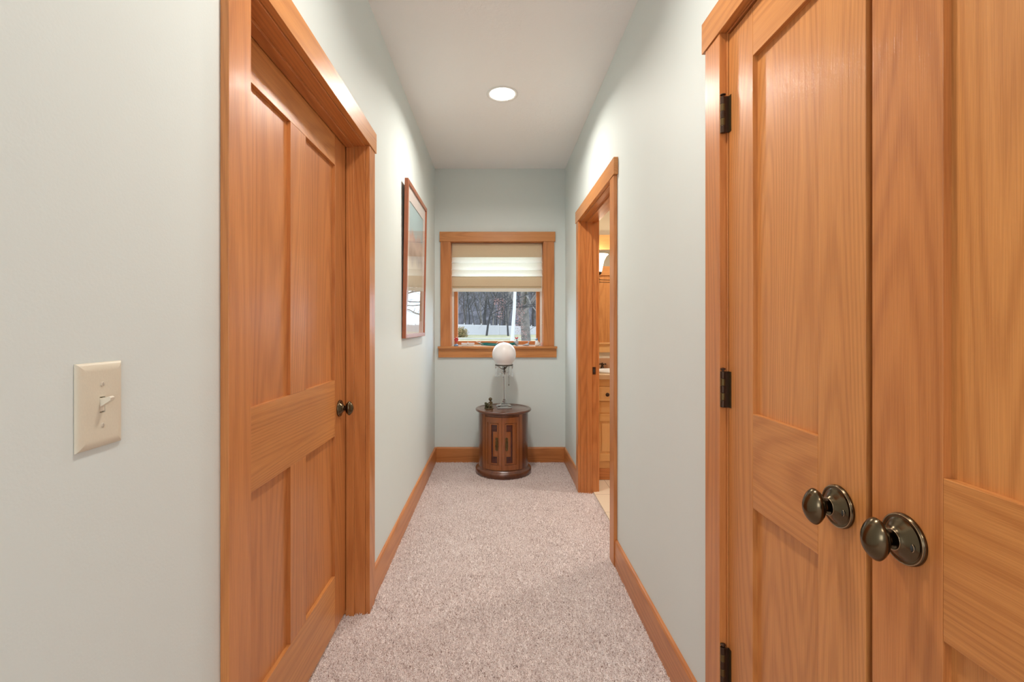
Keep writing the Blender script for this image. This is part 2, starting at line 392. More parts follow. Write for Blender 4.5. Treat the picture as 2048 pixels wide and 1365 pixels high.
# ------------------------------------------------------------------ door frames
CW, CT = .089, .019
def lb(bm, s, l0, l1, y0, y1, z0, z1, bev=.0012):
    return bx(bm, s * l0, s * l1, y0, y1, z0, z1, bev)
def frame(name, s, lw, op, zt, stop, label, back=False, ov=.016, hz=.09):
    t = thing(name, label, 'door frame', (s * lw, (op[0] + op[1]) / 2, 0), kind='structure')
    y0, y1 = op; JD = TW + (.0084 if back else 0)
    for n_, (a, b) in (('side_casing', (y0 - .006 - CW, y0 - .006)), ('side_casing', (y1 + .006, y1 + .006 + CW))):
        bm = bmesh.new(); lb(bm, s, lw - CT, lw - .0003, a, b, FZ, zt + .006)
        if back: lb(bm, s, lw + TW + .0085, lw + TW + .0085 + CT, a, b, FZ, zt + .006)
        link(n_, bm, redoak['z'], t)
    bm = bmesh.new(); lb(bm, s, lw - CT - .004, lw - .0003, y0 - .006 - CW - ov, y1 + .006 + CW + ov, zt + .0065, zt + .0065 + hz)
    if back: lb(bm, s, lw + TW + .0085, lw + TW + .0085 + CT, y0 - .006 - CW, y1 + .006 + CW, zt + .0065, zt + .0065 + hz)
    link('head_casing', bm, oak['y'], t)
    for a, b in ((y0 - JT + .0005, y0), (y1, y1 + JT - .0005)):
        bm = bmesh.new(); lb(bm, s, lw, lw + JD, a, b, FZ, zt + JT - .001, .0008); link('side_jamb', bm, redoak['z'], t)
    bm = bmesh.new(); lb(bm, s, lw, lw + JD, y0, y1, zt, zt + JT - .001, .0008); link('head_jamb', bm, redoak['y'], t)
    if stop:
        for a, b in ((y0, y0 + .0105), (y1 - .0105, y1)):
            bm = bmesh.new(); lb(bm, s, stop[0], stop[1], a, b, FZ, zt, .001); link('door_stop', bm, redoak['z'], t)
        bm = bmesh.new(); lb(bm, s, stop[0], stop[1], y0 + .0105, y1 - .0105, zt - .0105, zt, .001); link('door_stop', bm, redoak['y'], t)
    return t
frame('trim_1', -1, -XL, LD, 2.065, (.6315, .6655), 'oak casing and jamb around the closed door on the left')
frame('trim_2', 1, XR, CD, 2.078, (.680, .712), 'oak casing around the double closet doors on the right')
bf = frame('trim_3', 1, XR, BD, 2.065, (.684, .7215), 'oak casing around the open bathroom doorway', back=True)
# strike plate on the far jamb of the bathroom doorway
bm = bmesh.new(); bx(bm, .7275, .7510, BD[1] - .0022, BD[1] - .0002, .898, .955, .0006); sp = link('strike_plate', bm, dark_bronze, bf); sp['label'] = 'dark bronze strike plate'
bm = bmesh.new(); bx(bm, .733, .745, BD[1] - .0032, BD[1] - .0022, .915, .938, .0004); link('latch_hole', bm, dark_void, bf)

# ------------------------------------------------------------------ doors
def knob(parent, s, lf, y, z, D, hole=True):
    """oval knob on a stepped round rosette; lf = lateral of the door face, knob stands towards the hall"""
    k = D / .078
    bm = bmesh.new()
    r = D / 2
    prof = [(r, 0), (r, -.003), (r * .95, -.0062), (r * .88, -.0068), (r * .85, -.0058), (r * .82, -.0062), (r * .74, -.0095), (r * .55, -.0150), (r * .44, -.0185), (r * .405, -.0215), (r * .36, -.0225), (r * .33, -.0215), (r * .27, -.0212)]
    prof = [(a, b * k * s) for a, b in prof]
    lathe(bm, prof, (s * (lf - .0006), y, z), 48, 'x')
    ro = link('door_knob', bm, bronze, parent, True)
    bm = bmesh.new()
    n0, n1 = lf - .020 * k, lf - .036 * k
    lathe(bm, [(r * .26, 0), (r * .22, s * -(n0 - n1) * .5), (r * .27, -s * (n0 - n1))], (s * n0, y, z), 24, 'x'); link('neck', bm, bronze, ro, True)
    # flattened oval: vertical long axis, soft edge ridge around
    bm = bmesh.new(); rings = []; NS = 48
    hx, hy, hz = .0205 * k, .0225 * k, .0335 * k
    cx = lf - .047 * k
    M_ = 26
    for i in range(M_ + 1):
        t = -1 + 2 * i / M_
        x = hx * (abs(t) ** 1.0) * (1 if t > 0 else -1)
        rr = max(.02, (1 - abs(t) ** 1.42) ** .58)
        rings.append([bm.verts.new((s * (cx + x), y + hy * rr * math.cos(2 * PI * j / NS), z + hz * rr * math.sin(2 * PI * j / NS))) for j in range(NS)])
    for a, b in zip(rings, rings[1:]):
        for j in range(NS): bm.faces.new((a[j], a[(j + 1) % NS], b[(j + 1) % NS], b[j]))
    bm.faces.new(rings[0]); bm.faces.new(rings[-1][::-1]); bmesh.ops.recalc_face_normals(bm, faces=bm.faces)
    link('grip', bm, bronze, ro, True)
    bm = bmesh.new(); pts = [(s * (lf - .0222 * k), y + r * .40 * math.cos(a), z + r * .40 * math.sin(a)) for a in [2 * PI * i / 32 for i in range(33)]]
    tube(bm, pts, .0009, 6); e = link('collar_ring', bm, bronze_e, ro, True)
    bm = bmesh.new(); pts = [(s * (lf - .0064 * k), y + r * .955 * math.cos(a), z + r * .955 * math.sin(a)) for a in [2 * PI * i / 48 for i in range(49)]]
    tube(bm, pts, .0010, 6); link('rim_ring', bm, bronze_e, ro, True)
    if hole:
        bm = bmesh.new()
        c = Vector((s * (lf - .0124 * k), y - r * .64, z - r * .06))
        pts = [c + Vector((s * .0018 * math.cos(a), .0058 * math.cos(a), .0058 * math.sin(a))) for a in [2 * PI * i / 20 for i in range(21)]]
        tube(bm, pts, .0008, 6); ball(bm, c + Vector((s * .0002, 0, 0)), .0054, .36, 1, 1, 12, 1); link('release_hole', bm, [bronze_e, dark_void], ro, True)
    return ro
def panel_door(name, s, lf, th, y0, y1, z0, z1, stile, panels_y, rails, label, cat='door', m_st=None, m_pan=None, m_rail=None, rec=.0125):
    """panels_y: list of (y0,y1) gaps between stiles; rails: list of (z0,z1)"""
    t = thing(name, label, cat, (s * lf, (y0 + y1) / 2, 0), kind='structure')
    edges = [y0] + [v for p in panels_y for v in p] + [y1]
    g = .0004
    for i in range(0, len(edges), 2):
        a, b = edges[i], edges[i + 1]
        if i in (0, len(edges) - 2):
            bm = bmesh.new(); lb(bm, s, lf, lf + th, a, b, z0, z1, .0010); link('stile', bm, m_st or oak['z'], t)
        else:
            for (ra, rb), (rc, rd) in zip(rails, rails[1:]):
                bm = bmesh.new(); lb(bm, s, lf + .0003, lf + th - .0003, a, b, rb + g, rc - g, .0008); link('mullion', bm, m_st or oak['z'], t)
    for ra, rb in rails:
        bm = bmesh.new(); lb(bm, s, lf + .0002, lf + th - .0002, edges[1] + g, edges[-2] - g, ra, rb, .0008); link('rail', bm, m_rail or oak['y'], t)
    for pa, pb in panels_y:
        for (ra, rb), (rc, rd) in zip(rails, rails[1:]):
            bm = bmesh.new(); lb(bm, s, lf + rec, lf + th - rec, pa - .0, pb + .0, rb - .0, rc + .0, 0); link('panel', bm, m_pan or oak['z'], t)
    return t
railsL = [(.012, .238), (.815, 1.046), (1.932, 2.052)]
d1 = panel_door('door_1', -1, .668, .035, 1.079, 2.054, .012, 2.058, .137, [(1.214, 1.504), (1.625, 1.915)], [(.012, .238), (.815, 1.046), (1.932, 2.058)],
                'closed honey oak four-panel door in the left wall', m_st=redoak['z'], m_pan=redoak['z'], m_rail=oak['y'])
knob(d1, -1, .668, 1.967, .921, .070, hole=False)
railsC = [(.012, .238), (.813, 1.049), (1.947, 2.072)]
d2 = panel_door('door_2', 1, .640, .035, .808, 1.284, .012, 2.072, .12, [(.928, 1.165)], railsC, 'far leaf of the double closet doors, hinged beside the bathroom doorway wall', m_st=oak['z'], m_pan=oak['z'])
d3 = panel_door('door_3', 1, .640, .035, .318, .794, .012, 2.072, .12, [(.437, .668)], [(.012, .238), (.817, 1.051), (1.947, 2.072)], 'near leaf of the double closet doors, cut by the right edge of the photo', m_st=redoak['z'], m_pan=oak['z'])
knob(d2, 1, .640, .870, .932, .078); knob(d3, 1, .640, .729, .9355, .078)
def hinge(parent, y, z):
    bm = bmesh.new(); h = .100; x = .6255
    for i in range(5):
        z0 = z - h / 2 + i * h / 5
        lathe(bm, [(.0066, .0004), (.0071, .0014), (.0071, h / 5 - .0014), (.0066, h / 5 - .0004)], (x, y, z0), 20, 'z', 1 if i % 2 else 0)
    bx(bm, x, .6395, y - .0062, y - .0042, z - h / 2, z + h / 2, .0003)
    bx(bm, .6385, .6398, y - .018, y - .0042, z - h / 2, z + h / 2, .0003, 1)
    hg = link('hinge', bm, [dark_bronze, old_brass], parent)
    bm = bmesh.new(); lathe(bm, [(.003, 0), (.003, .004), (.0072, .0055), (.0072, .0075), (.002, .0095)], (x, y, z + h / 2), 20); link('hinge_pin', bm, dark_bronze, hg)
for z in (1.854, 1.094, .330): hinge(d2, 1.2885, z)
for z in (1.854, 1.094, .330): hinge(d3, .3145, z)
# bathroom door, standing open inside the bathroom (seen only in the mirror)
t = thing('door_4', 'open bathroom door whose panels show in the vanity mirror', 'door', (.775, 2.52, 0), kind='structure')
XD0, XD1 = .778, 1.735
bm = bmesh.new(); bx(bm, XD0, XD0 + .13, 2.535, 2.57, .012, 2.05, .001); link('stile', bm, oak['z'], t)
bm = bmesh.new(); bx(bm, XD1 - .13, XD1, 2.535, 2.57, .012, 2.05, .001); link('stile', bm, oak['z'], t)
for a, b in railsL: 
    bm = bmesh.new(); bx(bm, XD0 + .1305, XD1 - .1305, 2.535, 2.57, a, b, .001); link('rail', bm, oak['x'], t)
for (ra, rb), (rc, rd) in zip(railsL, railsL[1:]):
    bm = bmesh.new(); bx(bm, XD0 + .418, XD0 + .539, 2.535, 2.57, rb + .0005, rc - .0005, .001); link('mullion', bm, oak['z'], t)
    for a, b in ((XD0 + .131, XD0 + .4175), (XD0 + .5395, XD1 - .131)):
        bm = bmesh.new(); bx(bm, a, b, 2.547, 2.558, rb, rc); link('panel', bm, oak['z'], t)
bm = bmesh.new(); ball(bm, (XD1 - .07, 2.62, .93), .028, .8, .7, 1.2, 20); lathe(bm, [(.035, 0), (.03, .01), (.012, .015), (.01, .03)], (XD1 - .07, 2.571, .93), 24, 'y'); link('door_knob', bm, bronze, t, True)

# ------------------------------------------------------------------ window
win = thing('window_1', 'oak-cased window in the end wall of the hallway', 'window', (0, YF, 1.06), kind='structure')
g = .0004
bm = bmesh.new(); bx(bm, -.529, WX0 - .004, YF - CT, YF - .0004, 1.0785, 2.0555, .0012); link('side_casing', bm, redoak['z'], win)
bm = bmesh.new(); bx(bm, WX1 + .004, .531, YF - CT, YF - .0004, 1.0785, 2.0555, .0012); link('side_casing', bm, redoak['z'], win)
bm = bmesh.new(); bx(bm, -.537, .541, YF - CT - .004, YF - .0004, 2.056, 2.147, .0012); link('head_casing', bm, oak['x'], win)
bm = bmesh.new(); bx(bm, -.553, .557, YF - .045, YF - .0004, 1.0585, 1.078, .002); bx(bm, WX0 - .017, WX1 + .017, YF - .0004, YF + .085, 1.043, 1.078, .0006); link('stool', bm, oak['x'], win)
bm = bmesh.new(); bx(bm, -.549, .553, YF - CT, YF - .0004, .974, 1.0583, .0012); link('apron', bm, oak['x'], win)
bm = bmesh.new(); bx(bm, WX0 - .017, WX0, YF, YF + .158, 1.079, 2.069, .0006); link('side_jamb', bm, redoak['z'], win)
bm = bmesh.new(); bx(bm, WX1, WX1 + .017, YF, YF + .158, 1.079, 2.069, .0006); link('side_jamb', bm, redoak['z'], win)
bm = bmesh.new(); bx(bm, WX0, WX1, YF, YF + .158, WZ1 - .002, WZ1 + .015, .0006); link('head_jamb', bm, redoak['x'], win)
# vinyl liner then oak sash
GY = YF + .112
bm = bmesh.new()
bx(bm, WX0 + .0005, WX0 + .020, GY - .020, GY + .03, 1.079, WZ1 - .003, .001); bx(bm, WX1 - .020, WX1 - .0005, GY - .020, GY + .03, 1.079, WZ1 - .003, .001)
bx(bm, WX0 + .020, WX1 - .020, GY - .012, GY + .03, 1.0785, 1.088, .001); bx(bm, WX0 + .020, WX1 - .020, GY - .02, GY + .03, WZ1 - .023, WZ1 - .003, .001)
link('track', bm, white_paint, win)['label'] = 'white window track'
sash = None
bm = bmesh.new(); 
bx(bm, WX0 + .021, WX0 + .056, GY - .008, GY + .02, 1.089, WZ1 - .025, .002); bx(bm, WX1 - .056, WX1 - .021, GY - .008, GY + .02, 1.089, WZ1 - .025, .002)
sash = link('sash', bm, redoak['z'], win)
bm = bmesh.new(); bx(bm, WX0 + .0562, WX1 - .0562, GY - .008, GY + .02, 1.089, 1.124, .002); bx(bm, WX0 + .0562, WX1 - .0562, GY - .008, GY + .02, WZ1 - .06, WZ1 - .025, .002); link('sash_rail', bm, redoak['x'], sash)
bm = bmesh.new(); bx(bm, WX0 + .0563, WX1 - .0563, GY + .004, GY + .008, 1.1242, WZ1 - .0602); link('pane', bm, pane_glass, win)

# ------------------------------------------------------------------ roman shade
def linen(name, col, trans):
    m = bpy.data.materials.new(name); m.use_nodes = True; nt = m.node_tree; nt.nodes.clear()
    o = N(nt, 'ShaderNodeOutputMaterial'); d = N(nt, 'ShaderNodeBsdfDiffuse'); t = N(nt, 'ShaderNodeBsdfTranslucent'); mx = N(nt, 'ShaderNodeMixShader')
    tc = N(nt, 'ShaderNodeTexCoord'); mp = N(nt, 'ShaderNodeMapping'); mp.inputs['Scale'].default_value = (90, 90, 500); n = N(nt, 'ShaderNodeTexNoise'); n.inputs['Scale'].default_value = 1
    nt.links.new(tc.outputs['Object'], mp.inputs[0]); nt.links.new(mp.outputs[0], n.inputs['Vector'])
    c = N(nt, 'ShaderNodeMix', data_type='RGBA'); c.inputs['A'].default_value = (*[v * .9 for v in col], 1); c.inputs['B'].default_value = (*[min(1, v * 1.08) for v in col], 1)
    nt.links.new(n.outputs['Fac'], c.inputs['Factor']); nt.links.new(c.outputs['Result'], d.inputs[0]); nt.links.new(c.outputs['Result'], t.inputs[0])
    mx.inputs[0].default_value = trans; nt.links.new(d.outputs[0], mx.inputs[1]); nt.links.new(t.outputs[0], mx.inputs[2]); nt.links.new(mx.outputs[0], o.inputs[0])
    return m
lin1 = linen('single_layer_cream_linen', (.95, .93, .87), .62)
lin2 = linen('shaded_tan_linen', (.74, .60, .41), .10)  # same cloth as the folds; its darker shading is put into the colour
shade = thing('roman_shade', 'cream roman shade with tan shading coloured into its bands, pulled halfway down the end window', 'window shade', (0, YF + .05, 1.592))
SX0, SX1, SY = -.4275, .4225, YF + .050
def strip(name, prof, m, parent, x0=SX0, x1=SX1, th=.0012, wav=.0012, nx=40):
    bm = bmesh.new(); A = []; B = []
    for i in range(nx + 1):
        u = i / nx; x = x0 + (x1 - x0) * u
        ra, rb = [], []
        for j, (y, z) in enumerate(prof):
            dy = wav * math.sin(u * 9 + j * .6)
            e = .0035 * math.sin(j * 1.1) * (1 if i == 0 else (-1 if i == nx else 0))
            ra.append(bm.verts.new((x + e, y + dy, z))); rb.append(bm.verts.new((x + e, y + dy + th, z)))
        A.append(ra); B.append(rb)
    for i in range(nx):
        for j in range(len(prof) - 1):
            bm.faces.new((A[i][j], A[i + 1][j], A[i + 1][j + 1], A[i][j + 1])); bm.faces.new((B[i][j], B[i][j + 1], B[i + 1][j + 1], B[i + 1][j]))
    return link(name, bm, m, parent, True)
bm = bmesh.new(); bx(bm, SX0, SX1, SY - .012, SY + .028, 2.022, 2.049, .002); link('head_rail', bm, white_paint, shade)
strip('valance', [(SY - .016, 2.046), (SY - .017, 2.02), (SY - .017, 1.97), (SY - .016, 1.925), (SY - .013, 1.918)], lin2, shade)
strip('fold', [(SY + .004, 1.94), (SY - .004, 1.920), (SY - .016, 1.893), (SY - .022, 1.872), (SY - .018, 1.8655), (SY - .004, 1.863)], lin1, shade)
strip('fold', [(SY - .002, 1.866), (SY - .012, 1.850), (SY - .021, 1.828), (SY - .023, 1.808), (SY - .016, 1.798), (SY - .004, 1.795)], lin1, shade)
strip('fold', [(SY - .002, 1.799), (SY - .016, 1.785), (SY - .026, 1.765), (SY - .028, 1.748), (SY - .022, 1.738), (SY - .006, 1.735)], lin1, shade)
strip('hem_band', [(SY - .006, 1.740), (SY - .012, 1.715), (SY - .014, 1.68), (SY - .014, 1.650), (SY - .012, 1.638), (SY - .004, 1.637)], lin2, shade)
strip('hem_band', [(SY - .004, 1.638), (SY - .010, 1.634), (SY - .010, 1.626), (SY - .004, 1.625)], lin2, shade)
bm = bmesh.new(); bx(bm, SX0 + .003, SX1 - .003, SY - .014, SY - .002, 1.592, 1.6235, .003); link('bottom_bar', bm, simple('cream_shade_bar', (.80, .77, .68), .6), shade)
bm = bmesh.new(); tube(bm, [(SX1 - .006, SY - .018, 2.0), (SX1 - .003, SY - .020, 1.6), (SX1 - .0035, SY - .020, 1.30)], .0016, 6); ball(bm, (SX1 - .0035, SY - .020, 1.29), .006, 1, 1, 1.4, 10); link('pull_cord', bm, white_paint, shade)

# ------------------------------------------------------------------ recessed ceiling lights
def can_light(x, y, label, power, on=True):
    t = thing('recessed_light', label, 'ceiling light', (x, y, ZC))
    bm = bmesh.new()
    lathe(bm, [(.100, 0), (.100, -.003), (.096, -.006), (.088, -.0045), (.081, -.002), (.079, 0)], (x, y, ZC - .0002), 64, cap=False); link('trim_ring', bm, white_paint, t, True)
    bm = bmesh.new(); lathe(bm, [(.0795, -.0012), (.06, -.005), (.03, -.0075), (.002, -.008)], (x, y, ZC - .0004), 48); link('lens', bm, emis('lit_lamp_lens', (1, .95, .86), 6), t, True)
    d = bpy.data.lights.new('lamp_glow', 'AREA'); d.shape = 'DISK'; d.size = .15; d.energy = power; d.color = (1, .93, .84); d.spread = 2.7
    o = bpy.data.objects.new('lamp_glow', d); C.objects.link(o); o.location = (x, y, ZC - .010)
can_light(.032, 2.953, 'lit round recessed light in the hallway ceiling', 12)
can_light(.032, 1.10, 'lit recessed light above the closet doors, just outside the top of the photo', 9)
can_light(1.85, 3.30, 'added fill light in the bathroom ceiling, hidden by the door casing', 17)  # added lamp, brightens the bathroom and its mirror reflection
can_light(.032, -1.9, 'added ceiling fill light behind the camera, outside the photo', 20)  # added lamp, unseen, fills the hall from behind

# ------------------------------------------------------------------ light switch
sw = thing('light_switch', 'ivory toggle light switch on the left wall', 'light switch', (XL, .681, 1.154))
PY0, PY1, PZ0, PZ1 = .642, .7205, 1.092, 1.2165
bm = bmesh.new()
def ring_loop(bm, x, i): return [bm.verts.new(p) for p in ((x, PY0 + i, PZ0 + i), (x, PY1 - i, PZ0 + i), (x, PY1 - i, PZ1 - i), (x, PY0 + i, PZ1 - i))]
loops = [ring_loop(bm, XL + a, b) for a, b in ((.0004, 0), (.0014, .0001), (.0024, .0006), (.0034, .0015), (.0043, .0028), (.0051, .0045), (.0057, .0063), (.0062, .0083), (.0065, .0103), (.0066, .0120))]
for a, b in zip(loops, loops[1:]):
    for k in range(4): bm.faces.new((a[k], a[(k + 1) % 4], b[(k + 1) % 4], b[k]))
# face plate with the toggle slot left open
cy, cz = .6815, 1.1545; hy, hz = .0048, .0118
inner = [bm.verts.new(p) for p in ((XL + .0066, cy - hy, cz - hz), (XL + .0066, cy + hy, cz - hz), (XL + .0066, cy + hy, cz + hz), (XL + .0066, cy - hy, cz + hz))]
back = [bm.verts.new((XL + .002, v.co.y, v.co.z)) for v in inner]
for k in range(4):
    bm.faces.new((loops[-1][k], loops[-1][(k + 1) % 4], inner[(k + 1) % 4], inner[k])); bm.faces.new((inner[k], inner[(k + 1) % 4], back[(k + 1) % 4], back[k]))
bm.faces.new(back); bmesh.ops.recalc_face_normals(bm, faces=bm.faces)
link('plate', bm, ivory, sw)
bm = bmesh.new()
bx(bm, XL + .0022, XL + .0062, cy - .0044, cy + .0044, cz - .0098, cz + .0098, .0008)
prism(bm, [(XL + .004, cz - .004), (XL + .0205, cz + .0065), (XL + .0215, cz + .0105), (XL + .019, cz + .0125), (XL + .004, cz + .0075)], 'y', cy - .0034, cy + .0034)
link('toggle', bm, simple('toggle_plastic', (.80, .74, .62), .3), sw)
for zz in (cz + .0302, cz - .0302):
    bm = bmesh.new(); lathe(bm, [(.0034, 0), (.0032, .0007), (.0015, .0012)], (XL + .0067, cy, zz), 20, 'x'); bx(bm, XL + .0074, XL + .0079, cy - .00025, cy + .00025, zz - .0022, zz + .0022, 0, 1); link('screw', bm, [simple('painted_screw', (.66, .6, .5), .3), dark_void], sw)

# ------------------------------------------------------------------ framed picture
PW, PH = .76, .985
pic = thing('framed_picture', 'cherry framed pale watercolour print under glass on the left wall', 'picture', (XL + .004, 3.22, 1.192))
tilt = math.atan2(.016, PH)
# built upright at the wall plane then leaned out about its bottom edge
def lean(o_list):
    M1 = Matrix.Translation((XL + .003, 0, 1.192)) @ Matrix.Rotation(tilt, 4, 'Y') @ Matrix.Translation((-(XL + .003), 0, -1.192))
    for o in o_list: o.data.transform(M1)
py0, py1, pz0, pz1 = 2.842, 3.602, 1.192, 1.192 + PH
x0 = XL + .003
objs = []
fw = .026
def fr(dims, bev=.0025, m=cherry): 
    bm = bmesh.new(); bx(bm, *dims, bev=bev); o = link('frame_rail', bm, m, pic); objs.append(o); return o
fr((x0, x0 + .023, py0, py0 + fw, pz0, pz1)); fr((x0, x0 + .023, py1 - fw, py1, pz0, pz1))
cherry_y = wood('cherry_frame_rail', (.44, .14, .06), (.27, .07, .03), 'y', rough=.3, ringf=4, coat=.4)
fr((x0, x0 + .023, py0 + fw, py1 - fw, pz1 - fw, pz1), m=cherry_y); fr((x0, x0 + .023, py0 + fw, py1 - fw, pz0, pz0 + fw), m=cherry_y)
bm = bmesh.new(); bx(bm, x0 + .001, x0 + .004, py0 + .01, py1 - .01, pz0 + .01, pz1 - .01); objs.append(link('backing_board', bm, dark_void, pic))
# mat board with a window cut in it
bm = bmesh.new(); mw = .085
bx(bm, x0 + .010, x0 + .013, py0 + fw, py0 + fw + mw, pz0 + fw, pz1 - fw); bx(bm, x0 + .010, x0 + .013, py1 - fw - mw, py1 - fw, pz0 + fw, pz1 - fw)
bx(bm, x0 + .010, x0 + .013, py0 + fw + mw, py1 - fw - mw, pz0 + fw, pz0 + fw + mw); bx(bm, x0 + .010, x0 + .013, py0 + fw + mw, py1 - fw - mw, pz1 - fw - mw, pz1 - fw)
objs.append(link('mat_board', bm, mat_board, pic))
def print_mat():
    m, nt, b = mat('pale_watercolour_print'); L = nt.links
    tc = N(nt, 'ShaderNodeTexCoord'); sp_ = N(nt, 'ShaderNodeSeparateXYZ'); L.new(tc.outputs['Object'], sp_.inputs[0])
    n = N(nt, 'ShaderNodeTexNoise'); n.inputs['Scale'].default_value = 7; n.inputs['Detail'].default_value = 5; L.new(tc.outputs['Object'], n.inputs['Vector'])
    z = math_n(nt, 'ADD', sp_.outputs['Z'], math_n(nt, 'MULTIPLY', math_n(nt, 'SUBTRACT', n.outputs['Fac'], .5), .16))
    mr = N(nt, 'ShaderNodeMapRange'); mr.inputs['From Min'].default_value = 1.28; mr.inputs['From Max'].default_value = 2.10; L.new(z, mr.inputs['Value'])
    cr = N(nt, 'ShaderNodeValToRGB'); e = cr.color_ramp.elements
    e[0].position = 0; e[0].color = (.50, .47, .38, 1); e[1].position = 1; e[1].color = (.42, .58, .62, 1)
    for p, c in ((.2, (.36, .34, .28)), (.35, (.62, .56, .44)), (.48, (.60, .50, .38)), (.56, (.34, .25, .22)), (.64, (.62, .50, .44)), (.70, (.55, .42, .38)), (.76, (.40, .55, .58))):
        q = e.new(p); q.color = (*c, 1)
    L.new(mr.outputs[0], cr.inputs['Fac']); L.new(cr.outputs['Color'], b.inputs['Base Color']); b.inputs['Roughness'].default_value = .8
    return m
bm = bmesh.new(); bx(bm, x0 + .006, x0 + .0095, py0 + fw, py1 - fw, pz0 + fw, pz1 - fw); objs.append(link('print', bm, print_mat(), pic))
bm = bmesh.new(); bx(bm, x0 + .015, x0 + .017, py0 + fw, py1 - fw, pz0 + fw, pz1 - fw); objs.append(link('glazing', bm, thin_glass('picture_glass'), pic))
lean(objs)

# ------------------------------------------------------------------ round cabinet table
TX, TY, TR = .054, 4.087, .2445
tb = thing('drum_cabinet', 'round dark walnut drum cabinet with two doors against the end wall', 'cabinet', (TX, TY, FZ))
bm = bmesh.new()
lathe(bm, [(.19, .522), (.222, .522), (.230, .525), (.240, .529), (TR, .536), (TR, .541), (.242, .546), (.236, .549), (.216, .5500), (.213, .5470), (.209, .5470), (.206, .5484), (.002, .5484)], (TX, TY, 0), 96); link('top', bm, walnut_x, tb, True)
bm = bmesh.new()
lathe(bm, [(.228, FZ), (.2455, FZ + .002), (.2455, .022), (.243, .034), (.234, .042), (.224, .046), (.2185, .056), (.216, .0585), (.19, .0585)], (TX, TY, 0), 96); link('plinth', bm, walnut, tb, True)
BR = .2165
def arc_slab(bm, r0, r1, a0, a1, z0, z1, n=16, mi=0, bev=0):
    """curved board; angle 0 faces the camera (-y), positive to the right"""
    P = lambda r, a, z: (TX + r * math.sin(a), TY - r * math.cos(a), z)
    for i in range(n):
        pass
    cols = []
    for i in range(n + 1):
        a = a0 + (a1 - a0) * i / n
        if bev:
            ins = bev / r1 if 0 < 1 else 0
        cols.append([bm.verts.new(P(r0, a, z0)), bm.verts.new(P(r1, a, z0)), bm.verts.new(P(r1, a, z1)), bm.verts.new(P(r0, a, z1))])
    fs = []
    for c0, c1 in zip(cols, cols[1:]):
        for k in range(4): fs.append(bm.faces.new((c0[k], c0[(k + 1) % 4], c1[(k + 1) % 4], c1[k])))
    fs.append(bm.faces.new(cols[0])); fs.append(bm.faces.new(cols[-1][::-1]))
    for f in fs: f.material_index = mi
    bmesh.ops.recalc_face_normals(bm, faces=fs)
D2 = math.radians
ac = D2(-4.4); hs = D2(40)
bm = bmesh.new(); arc_slab(bm, .195, BR, ac + hs + .006, ac - hs - .006 + 2 * PI, .0586, .5218, 60)
arc_slab(bm, .195, BR, ac - hs - .0055, ac + hs + .0055, .505, .5218, 24)
arc_slab(bm, .180, .194, ac - hs - .05, ac + hs + .05, .0586, .5218, 24); link('body', bm, walnut, tb)
